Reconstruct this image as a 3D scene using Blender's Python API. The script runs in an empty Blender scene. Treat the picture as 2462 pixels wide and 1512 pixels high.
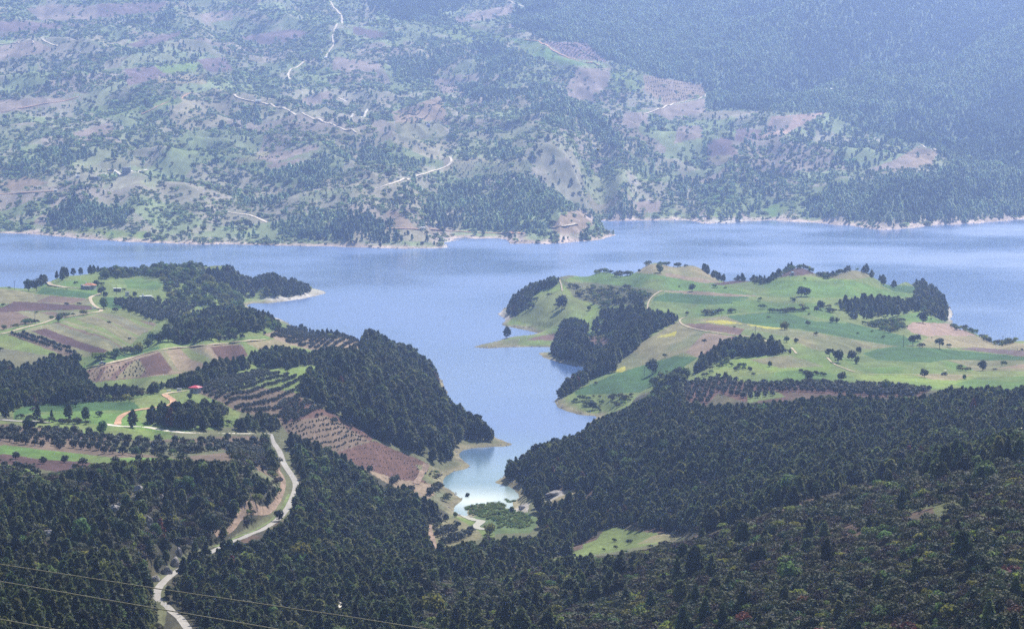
import bpy, bmesh, math, random
import numpy as np
from mathutils import Vector, Matrix

sc = bpy.context.scene
COL = sc.collection
rng = np.random.default_rng(7)
random.seed(7)

# ------------------------------------------------------------------ camera
# picture coordinates below are those of a 2462 x 1512 copy of the photograph
F, UC, VC, YH, H = 7213.0, 1231.0, 756.0, 144.0, 205.0
PITCH = math.atan((VC - YH) / F)
CP, SP = math.cos(PITCH), math.sin(PITCH)
cam = bpy.data.objects.new('camera', bpy.data.cameras.new('camera'))
COL.objects.link(cam)
cam.location = (0, 0, H)
cam.rotation_euler = (math.pi / 2 - PITCH, 0, 0)
cam.data.sensor_width = 36
cam.data.lens = 36 * F / 2462.0
cam.data.clip_start = 1
cam.data.clip_end = 30000
sc.camera = cam

# ------------------------------------------------------------------ light
SUN_EL, SUN_AZ = math.radians(45), math.radians(22)     # beyond the lake, a little to one side
w = bpy.data.worlds.new('World'); sc.world = w; w.use_nodes = True
nt = w.node_tree
sky = nt.nodes.new('ShaderNodeTexSky'); sky.sky_type = 'NISHITA'; sky.sun_disc = False
sky.sun_elevation = SUN_EL; sky.sun_rotation = SUN_AZ; sky.air_density = 1.4; sky.dust_density = 1.5
sky.altitude = 400
nt.links.new(sky.outputs[0], nt.nodes['Background'].inputs[0])
nt.nodes['Background'].inputs[1]  .default_value = 0.075
sl = bpy.data.lights.new('sun', 'SUN'); sl.energy = 5.0; sl.angle = math.radians(0.53); sl.color = (1, .95, .87)
so = bpy.data.objects.new('sun', sl); COL.objects.link(so)
S = Vector((math.sin(SUN_AZ) * math.cos(SUN_EL), math.cos(SUN_AZ) * math.cos(SUN_EL), math.sin(SUN_EL)))
so.rotation_euler = S.to_track_quat('Z', 'Y').to_euler()
sc.view_settings.view_transform = 'Standard'
sc.view_settings.look = 'None'
sc.view_settings.exposure = 0.74
sc.view_settings.gamma = 1
sc.cycles.use_denoising = False
sc.cycles.max_bounces = 5
sc.cycles.diffuse_bounces = 2
sc.cycles.glossy_bounces = 2
sc.cycles.transmission_bounces = 2
sc.cycles.volume_bounces = 1
sc.cycles.transparent_max_bounces = 4
HAZE_DENSITY, HAZE_COLOR, HAZE_G = 0.96e-4, (.39, .55, 1.0), 0.66

# ------------------------------------------------------------------ small helpers
def tag(o, label=None, cat=None, group=None, kind=None):
    for k, v in (('label', label), ('category', cat), ('group', group), ('kind', kind)):
        if v: o[k] = v
    return o

def ray(u, v):
    a = (np.asarray(u, float) - UC) / F; b = (VC - np.asarray(v, float)) / F
    return a, CP + b * SP, -SP + b * CP

def unproj(u, v, z):
    dx, dy, dz = ray(u, v)
    s = (np.asarray(z, float) - H) / dz
    return dx * s, dy * s

def proj(x, y, z):
    zc = y * CP + (H - z) * SP
    yc = y * SP + (z - H) * CP
    return UC + F * x / zc, VC - F * yc / zc

def hash2(ix, iy, s):
    h = (ix.astype(np.int64) * 374761393 + iy.astype(np.int64) * 668265263 + s * 1274126177) & 0xffffffff
    h = ((h ^ (h >> 13)) * 1274126177) & 0xffffffff
    return ((h ^ (h >> 16)) & 0xffff) / 65535.0

def vnoise(x, y, s=0):
    x0 = np.floor(x); y0 = np.floor(y); fx = x - x0; fy = y - y0
    fx = fx * fx * (3 - 2 * fx); fy = fy * fy * (3 - 2 * fy)
    a = hash2(x0, y0, s); b = hash2(x0 + 1, y0, s); c = hash2(x0, y0 + 1, s); d = hash2(x0 + 1, y0 + 1, s)
    return (a * (1 - fx) + b * fx) * (1 - fy) + (c * (1 - fx) + d * fx) * fy

def fbm(x, y, s=0, o=4):
    r = 0; a = .5; n = 0
    for i in range(o):
        r = r + a * vnoise(x, y, s + i * 17); n += a; a *= .5; x = x * 2.03 + 11.7; y = y * 2.03 + 5.3
    return r / n

def mirror(t, lo, hi):
    t = np.where(t < lo, 2 * lo - t, t)
    return np.where(t > hi, 2 * hi - t, t)

# ------------------------------------------------------------------ shape of the land
# outline of the near land at the water line
NEAR = [(-60,716),(0,712),(150,690),(300,675),(450,668),(600,678),(650,685),(700,690),(745,692),(779,700),(782,705),(760,711),(735,717),(690,724),
 (640,729),(605,728),(590,735),(606,745),(623,752),(648,760),(676,768),(690,776),(715,790),(770,812),(833,837),(900,862),(980,884),(1035,897),(1058,908),
 (1062,918),(1070,945),(1092,985),(1130,1008),(1165,1034),(1190,1052),(1215,1062),(1236,1069),(1215,1073),(1186,1074),(1150,1076),(1125,1079),(1106,1090),
 (1098,1102),(1115,1112),(1136,1122),(1118,1129),(1091,1133),(1070,1144),(1059,1156),(1063,1167),(1085,1176),(1112,1199),(1098,1212),(1082,1224),
 (1104,1236),(1126,1244),(1122,1230),(1117,1219),(1140,1213),(1193,1209),(1225,1222),(1242,1205),(1246,1196),(1240,1183),(1222,1170),(1192,1161),(1205,1148),(1232,1125),
 (1290,1082),(1380,1052),(1412,1030),(1425,1014),(1436,1000),(1420,999),(1397,996),(1370,989),(1349,982),(1331,968),(1336,958),(1370,930),(1404,906),
 (1424,884),(1410,882),(1397,880),(1370,876),(1349,872),(1319,865),(1305,856),(1291,849),(1310,847),(1331,846),(1331,834),(1300,834),(1261,834),(1215,835),
 (1176,837),(1140,835),(1148,831),(1160,827),(1182,822),(1204,819),(1220,812),(1236,808),(1258,808),(1280,805),(1300,802),(1282,798),(1261,793),(1232,787),
 (1202,780),(1217,770),(1208,762),(1198,755),(1212,742),(1240,725),(1290,712),(1372,705),(1450,700),(1571,700),(1700,705),(1740,700),(1900,700),(2046,700),
 (2150,705),(2240,712),(2275,730),(2290,748),(2286,768),(2300,790),(2340,815),(2430,845),(2522,862)]
FARSH = [(-60,558),(0,561),(60,562),(100,565),(180,572),(250,578),(320,582),(400,585),(480,588),(550,587),(620,590),(760,592),(860,595),(960,598),(1040,597),
 (1082,595),(1076,588),(1066,583),(1104,577),(1085,574),(1110,572),(1150,574),(1190,573),(1218,575),(1235,586),(1280,586),(1320,587),(1380,582),(1438,577),(1476,567),(1466,560),
 (1440,545),(1428,530),(1472,531),(1550,530),(1628,529),(1668,530),(1680,537),(1705,538),(1732,537),(1770,536),(1795,532),(1825,531),(1860,529),(1900,532),(1933,534),(1985,538),(2035,542),
 (2080,548),(2126,553),(2187,549),(2230,543),(2268,540),(2340,538),(2400,532),(2462,527),(2522,526)]
T0, T1 = -UC / F, (2462 - UC) / F           # the sides of the picture
def wpoly(P):
    P = np.array(P, float); x, y = unproj(P[:, 0], P[:, 1], 0.0)
    return np.stack([x, y], 1)
_n = wpoly(NEAR); near_poly = np.vstack([_n, [[6000, _n[-1, 1]], [6000, -2000], [-6000, -2000], [-6000, _n[0, 1]]]])
_f = wpoly(FARSH); far_poly = np.vstack([_f, [[12000, _f[-1, 1]], [12000, 22000], [-12000, 22000], [-12000, _f[0, 1]]]])

# heights (metres above the water) where the photograph shows them
CTL = [
 (0,692,20),(150,665,26),(250,650,29),(400,645,32),(450,643,31),(550,650,24),(650,667,13),(720,690,6),(100,740,30),(220,700,31),(300,690,30),(330,740,29),(450,720,25),
 (560,750,18),(620,745,10),(400,760,26),(650,780,14),(500,785,22),(700,805,19),(800,808,24),(830,812,24),(900,818,26),(200,800,34),(60,800,33),(100,850,32),(0,850,32),(330,800,30),
 (246,873,34),(400,838,37),(500,822,39),(590,818,39),(640,815,37),(680,830,33),(250,885,32),(400,870,34),(550,860,33),(450,905,29),(230,925,27),(100,920,29),(0,900,30),(300,940,28),
 (620,870,30),(740,870,30),(860,850,28),(960,850,20),(990,862,16),(1030,885,8),(740,886,40),(630,893,40),(850,889,39),(500,925,41),(470,937,43),(400,945,43),(330,960,43),(200,968,43),
 (60,975,42),(0,985,42),(200,1000,43),(350,1000,43),(500,980,43),(350,1035,42),(100,1020,43),(560,1000,43),(600,930,42),(700,900,40),(700,960,38),(640,1010,37),(560,1040,39),
 (760,930,38),(800,900,36),(900,940,29),(880,900,30),(950,900,24),(1020,940,16),(1000,1000,18),(1080,990,8),(1120,1020,6),(1160,1045,4),(1050,1080,7),(950,1050,18),(850,1030,26),
 (740,1000,34),(690,1035,33),(850,1080,22),(950,1120,11),(1030,1130,7),(1010,1180,5),(1040,1190,4),(1080,1195,3),
 (655,1060,32),(680,1110,33),(710,1165,34),(690,1225,36),(625,1275,38),(550,1303,41),(470,1345,43),(400,1392,46),(374,1428,47),(440,1485,49),
 (450,1070,45),(300,1060,47),(100,1050,48),(0,1050,49),(200,1110,50),(50,1130,53),(430,1110,48),(570,1090,44),(640,1150,42),(600,1200,46),(500,1180,52),(350,1170,55),(150,1180,57),(600,1250,43),(480,1280,46),
 (300,1260,60),(100,1270,63),(0,1280,65),(350,1350,55),(200,1380,68),(60,1400,74),(320,1450,60),(120,1490,80),(0,1512,84),(300,1512,66),
 (780,1120,24),(830,1160,18),(930,1190,10),(1000,1230,6),(900,1230,14),(760,1230,28),(800,1300,27),(950,1290,12),(1020,1320,9),(1090,1300,4),(1060,1260,3),(1130,1260,1.2),(1160,1258,1.0),(1200,1240,.8),(1250,1250,1.5),
 (1160,1300,4),(900,1380,30),(700,1380,42),(560,1440,50),(700,1480,48),(560,1512,54),(1000,1400,33),(1000,1500,50),(850,1512,50),(1100,1360,18),
 (1270,1190,5),(1350,1170,9),(1300,1215,4),(1300,1270,4),(1250,1310,6),(1400,1265,7),(1400,1300,8),(1480,1270,12),(1500,1300,14),(1600,1288,21),(1350,1345,12),(1640,1294,24),
 (1230,1130,5),(1280,1085,6),(1400,1040,7),(1300,1150,9),(1450,1150,16),(1450,1060,14),(1550,1000,18),(1600,1100,26),(1500,1220,14),(1650,1220,24),(1700,1000,28),(1750,1120,34),
 (1850,1000,33),(1850,1180,42),(2000,1000,38),(2000,1100,46),(2100,1150,50),(2200,1050,52),(2200,960,42),(2350,1000,50),(2350,1090,58),(2440,1030,54),(2440,950,42),
 (1660,1290,38),(1900,1212,62),(2100,1162,74),(2280,1130,84),(2462,1098,92),(1500,1345,34),(1300,1390,38),(1300,1500,56),(1500,1450,56),(1800,1300,66),(1800,1400,74),(1800,1512,80),
 (2100,1250,80),(2100,1400,88),(2100,1512,92),(2400,1200,96),(2400,1350,100),(2400,1512,104),(1600,1370,54),
 (1226,722,7),(1270,695,12),(1323,677,20),(1372,662,26),(1450,652,31),(1571,637,36),(1664,642,34),(1711,662,30),(1739,676,28),(1773,672,31),(1894,651,37),(1922,642,38),(2046,648,37),
 (2093,662,33),(2201,673,20),(2240,700,12),(2270,735,5),(1300,760,10),(1230,765,3),(1400,720,20),(1447,690,27),(1500,760,20),(1600,740,29),(1650,700,33),(1400,790,9),(1330,808,2),(1220,826,1.0),
 (1380,845,6),(1400,868,6),(1500,800,16),(1560,830,19),(1480,890,11),(1550,900,12),(1430,890,5),(1400,940,5),(1350,962,3),(1640,860,24),(1700,820,30),(1800,800,33),(1450,972,4),(1400,985,2),
 (1560,950,14),(1750,870,32),(1700,900,30),(1640,930,25),(1900,840,35),(1900,760,33),(1900,700,35),(1800,720,33),(2000,800,33),(2000,740,30),(2100,760,24),(2200,790,27),(2230,760,22),(2100,720,29),(2170,690,24),
 (2250,830,28),(2330,815,20),(2338,797,16),(2400,830,15),(2462,829,12),(2200,860,34),(2400,870,30),(2300,920,38),(2093,920,38),(1940,915,36),(1800,930,33),(2440,925,40),(2050,870,34),
]
# the far side: distance along the ground from its shore, by height in the picture
def far_d(u, v, ush, vsh, dsh):
    sv = np.interp(u, ush, vsh); sd = np.interp(u, ush, dsh)
    up = sv - v
    d = sd + np.interp(up, [0, 60, 160, 260, 360, 460, 560, 700, 840], [0, 150, 480, 920, 1430, 1980, 2600, 3500, 4400])
    for (cu, cv, su, s_v, a) in ((1390,490,90,60,-170),(1290,420,90,50,-150),(1480,440,50,70,120),(860,500,150,50,-120),(300,460,140,50,-110),(620,470,100,60,90),
                                 (1620,390,120,50,-90),(2200,470,220,50,-110),(2150,250,400,110,380),(2350,120,300,120,260),(1750,180,140,60,130),(1300,130,150,60,-120),(800,170,130,70,-120),
                                 (420,240,170,60,-120),(150,120,120,60,-120),(1080,260,120,60,110),(540,330,100,50,100),(1650,60,200,60,150),(1900,350,120,40,-110)):
        d = d + a * np.exp(-((u - cu) / su) ** 2 - ((v - cv) / s_v) ** 2)
    return d

KLN = 620.0
pts, zs = [], []
def addw(x, y, z):
    pts.append((x / y * F, KLN * math.log(y))); zs.append(z)
for u, v, z in CTL:
    x, y = unproj(u, v, z); addw(float(x), float(y), z)
def dens(P, n):
    P = np.array(P, float); o = []
    for a, b in zip(P[:-1], P[1:]):
        m = max(1, int(np.hypot(*(b - a)) / n))
        o += [a + (b - a) * i / m for i in range(m)]
    return np.array(o + [P[-1]])
for P in (NEAR, FARSH):
    for u, v in dens(P, 28):
        x, y = unproj(u, v, 0); addw(float(x), float(y), 0.0)
fs = np.array([p for p in FARSH if not (1060 < p[0] < 1100 and p[1] < 590) and not (1425 < p[0] < 1470 and p[1] > 528 and p[1] < 565)])
o_ = np.argsort(fs[:, 0]); fs = fs[o_]; fdd = unproj(fs[:, 0], fs[:, 1], 0)[1]
for u in list(range(-60, 2530, 130)):
    for v in (520, 480, 440, 400, 350, 300, 250, 200, 150, 100, 50, 0, -60, -130):
        if np.interp(u, fs[:, 0], fs[:, 1]) - v < 22: continue
        d = float(far_d(u, v, fs[:, 0], fs[:, 1], fdd))
        dx, dy, dz = ray(u, v)
        addw(float(dx / dy * d), d, float(H + dz / dy * d))
for t in np.linspace(T0, T1, 12):                       # open water and the ground right below the viewpoint
    for y, z in ((2900, -8), (3100, -8), (450, 84)):
        x = t * y
        if y > 1000:
            u, v = proj(x, y, 0.0)
            if np.interp(u, fs[:, 0], fs[:, 1]) > v - 20: continue
        addw(x, y, z)
pts = np.array(pts); zs = np.array(zs)
CQ = 42.0
def kern(a, b):
    d2 = (a[:, None, 0] - b[None, :, 0]) ** 2 + (a[:, None, 1] - b[None, :, 1]) ** 2
    return np.sqrt(d2 + CQ * CQ)
A = kern(pts, pts) + np.eye(len(pts)) * -0.4
wts = np.linalg.solve(A, zs)

# coarse grid of heights and of distance to the shore
Y0, Y1 = 310.0, 8600.0
NT, NY = 440, 660
ct = np.linspace(T0 - .002, T1 + .002, NT); cl = np.linspace(math.log(Y0), math.log(Y1), NY)
def pdist(P, Q):
    """signed distance of the points P to the closed outline Q, inside > 0"""
    best = np.full(len(P), 1e18); ins = np.zeros(len(P), bool)
    for a, b in zip(Q, np.roll(Q, -1, 0)):
        ab = b - a; t = np.clip(((P - a) @ ab) / max(ab @ ab, 1e-9), 0, 1)
        d = ((P - a - t[:, None] * ab) ** 2).sum(1); best = np.minimum(best, d)
        if a[1] != b[1]:
            c = (P[:, 1] < a[1]) != (P[:, 1] < b[1])
            xi = a[0] + (P[:, 1] - a[1]) / (b[1] - a[1]) * ab[0]
            ins ^= c & (P[:, 0] < xi)
    return np.where(ins, 1, -1) * np.sqrt(best)
cz = np.empty((NY, NT)); cs = np.empty((NY, NT))
for i in range(0, NY, 20):
    L = cl[i:i + 20]; TT, LL = np.meshgrid(ct, L)
    q = np.stack([TT.ravel() * F, KLN * LL.ravel()], 1)
    cz[i:i + 20] = (kern(q, pts) @ wts).reshape(TT.shape)
    y = np.exp(LL).ravel(); P = np.stack([TT.ravel() * y, y], 1)
    if y[0] > 3150: d = pdist(P, far_poly)
    elif y[-1] < 2800: d = pdist(P, near_poly)
    else: d = np.maximum(pdist(P, far_poly), pdist(P, near_poly))
    cs[i:i + 20] = d.reshape(TT.shape)

def bil(A, t, ly):
    ft = np.clip((t - ct[0]) / (ct[1] - ct[0]), 0, NT - 1.001); fl = np.clip((ly - cl[0]) / (cl[1] - cl[0]), 0, NY - 1.001)
    i = ft.astype(int); j = fl.astype(int); a = ft - i; b = fl - j
    return (A[j, i] * (1 - a) + A[j, i + 1] * a) * (1 - b) + (A[j + 1, i] * (1 - a) + A[j + 1, i + 1] * a) * b

ROADC = []                                    # roads cut level into the slope
def height(x, y, full=False):
    z, s = height0(x, y)
    for C3, half, soft in ROADC:
        m = (x > C3[:, 0].min() - 14) & (x < C3[:, 0].max() + 14) & (y > C3[:, 1].min() - 14) & (y < C3[:, 1].max() + 14)
        if not m.any(): continue
        k = np.nonzero(m.ravel())[0]; xr, yr = x.ravel(), y.ravel(); zr = z.ravel().copy()
        for i in range(0, len(k), 20000):
            q = k[i:i + 20000]; d2 = (xr[q, None] - C3[None, :, 0]) ** 2 + (yr[q, None] - C3[None, :, 1]) ** 2; j = d2.argmin(1); d = np.sqrt(d2[np.arange(len(q)), j])
            f = np.clip((d - half) / soft, 0, 1); f = f * f * (3 - 2 * f); zr[q] = C3[j, 2] * (1 - f) + zr[q] * f
        z = zr.reshape(z.shape)
    return (z, s) if full else z
def height0(x, y):
    t = mirror(x / y, T0, T1); ly = np.log(y); xm = t * y
    z = bil(cz, t, ly); s = bil(cs, t, ly)
    s = s + (fbm(xm / 14, y / 22, 91, 3) - .5) * np.where(y > 2700, 14, 5)
    far = np.clip((y - 3250) / 500, 0, 1)
    n = (fbm(xm / 60, y / 80, 3, 4) - .5) * 3.0 * (1 - far)
    rg = 1 - np.abs(2 * fbm(xm / 230 + y / 900, y / 420, 21, 4) - 1)
    rg2 = 1 - np.abs(2 * fbm(xm / 60 - y / 260, y / 170, 33, 3) - 1)
    rt = np.clip((xm / y * F - 150) / 500, 0, 1) * np.clip((y - 4300) / 900, 0, 1)      # long spurs of the wooded mountain
    rg3 = 1 - np.abs(2 * fbm(xm / 330 - y / 620 + 3.3, y / 1500 + xm / 1900, 45, 3) - 1)
    n = n + far * ((rg - .72) * 62 * (1 - .6 * rt) + (rg2 - .72) * 14 + (rg3 - .7) * 150 * rt) * np.clip(s / 400, 0, 1)
    fg = np.clip((y - 1000) / -250, 0, 1)
    n = n + fg * (fbm(xm / 25, y / 40, 8, 3) - .5) * 4
    z = z + n * np.clip(s / 60, 0, 1)
    steep = np.where(y > 3000, .10, .13)
    land = np.maximum(np.minimum(z, 0.5 + s * .55), np.minimum(.12 + s * steep, 1.6))
    land = np.where(s < 9, np.minimum(land, .1 + s * .5), land)
    z = np.where(s > 0, land, np.maximum(s * .25, -7.0))
    return z, s

# ------------------------------------------------------------------ terrain mesh
_ys = np.exp(np.linspace(math.log(445), math.log(7950), 5600))
def at(u, v):
    """the point of the land that the photograph shows at (u, v)"""
    dx, dy, dz = ray(u, v)
    x = dx / dy * _ys; zr = H + dz / dy * _ys
    zt = np.maximum(height(x, _ys), 0.0)
    k = np.nonzero(zt >= zr)[0]
    if len(k) == 0: return None
    k = k[0]
    if k == 0: return float(x[0]), float(_ys[0]), float(zt[0])
    f = (zr[k-1] - zt[k-1]) / max((zr[k-1] - zt[k-1]) + (zt[k] - zr[k]), 1e-9)
    y = _ys[k-1] + f * (_ys[k] - _ys[k-1])
    xx = dx / dy * y
    return float(xx), float(y), float(max(height(np.array([xx]), np.array([y]))[0], 0))

def smooth(P, step):
    P = [np.array(p, float) for p in P]; P = [2 * P[0] - P[1]] + P + [2 * P[-1] - P[-2]]; o = []
    for i in range(1, len(P) - 2):
        a, b, c, d = P[i-1], P[i], P[i+1], P[i+2]; m = max(2, int(np.hypot(*(c - b)) / step))
        for k in range(m):
            t = k / m; o.append(.5 * (2*b + (c-a)*t + (2*a - 5*b + 4*c - d)*t*t + (3*b - a - 3*c + d)*t**3))
    o.append(P[-2]); return np.array(o)
def centreline(P, step=5, gap=1.5):
    W = np.array([q[:2] for q in (at(u, v) for u, v in smooth(P, step)) if q])
    for _ in range(4): W[1:-1] = (W[:-2] + 2 * W[1:-1] + W[2:]) / 4
    L_ = np.concatenate([[0], np.cumsum(np.hypot(*(W[1:] - W[:-1]).T))]); s = np.linspace(0, L_[-1], max(6, int(L_[-1] / gap)))
    W = np.stack([np.interp(s, L_, W[:, 0]), np.interp(s, L_, W[:, 1])], 1)
    for _ in range(6): W[1:-1] = (W[:-2] + 2 * W[1:-1] + W[2:]) / 4
    z = height(W[:, 0], W[:, 1]); k = np.ones(15) / 15; z = np.convolve(np.pad(z, 7, mode='edge'), k, 'valid')
    return np.column_stack([W, z])
R1 = [(648,1050),(655,1062),(668,1077),(677,1096),(682,1115),(700,1140),(712,1163),(707,1188),(691,1222),(666,1250),(625,1275),(575,1295),(530,1315),(480,1342),(432,1368),(402,1390),(381,1411),(373,1428),(380,1442),(403,1462),(430,1482),(446,1503),(470,1540)]
R2 = [(640,1043),(600,1042),(560,1042),(500,1040),(440,1039),(360,1029),(310,1024),(250,1020)]
C1 = centreline(R1); C2 = centreline(R2)
ROADC += [(C1, 2.6, 5.0), (C2, 2.2, 4.0)]

tu = np.concatenate([np.linspace(T0 - .16, T0, 190)[:-1], np.linspace(T0, T1, 900), np.linspace(T1, T1 + .16, 190)[1:]])
ly = np.concatenate([np.linspace(math.log(320), math.log(1000), 420)[:-1], np.linspace(math.log(1000), math.log(3300), 640)[:-1], np.linspace(math.log(3300), math.log(8000), 500)])
GT, GL = np.meshgrid(tu, ly); GY = np.exp(GL); GX = GT * GY
GZ, GS = height(GX, GY, True)
GM = mirror(GT, T0, T1) * GY
GU, GV = proj(GM, GY, GZ)
# what the near ground hides (largest elevation angle so far along each column)
GA = (GZ - H) / GY
GRUN = np.maximum.accumulate(GA, 0)
GHID = (GRUN - GA) * GY                       # metres by which a point lies below the line of sight

def grid_at(A, x, y):
    t = x / y
    i = np.clip(np.searchsorted(tu, t), 0, len(tu) - 1); j = np.clip(np.searchsorted(ly, np.log(y)), 0, len(ly) - 1)
    return A[j, i]

# ------------------------------------------------------------------ what grows where (outlines as seen in the photograph)
RW, RH, RV0 = 2462, 1660, -140
def fill(A, P, val, mode='set'):
    P = np.array(P, float); P = P - np.array([0, RV0])
    u0 = int(max(0, math.floor(P[:, 0].min()))); u1 = int(min(RW - 1, math.ceil(P[:, 0].max())))
    v0 = int(max(0, math.floor(P[:, 1].min()))); v1 = int(min(RH - 1, math.ceil(P[:, 1].max())))
    if u1 < u0 or v1 < v0: return
    U, V = np.meshgrid(np.arange(u0, u1 + 1), np.arange(v0, v1 + 1))
    ins = np.zeros(U.shape, bool)
    for a, b in zip(P, np.roll(P, -1, 0)):
        if a[1] == b[1]: continue
        c = (V < a[1]) != (V < b[1])
        ins ^= c & (U < a[0] + (V - a[1]) / (b[1] - a[1]) * (b[0] - a[0]))
    sub = A[v0:v1 + 1, u0:u1 + 1]
    sub[ins] = val

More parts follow.
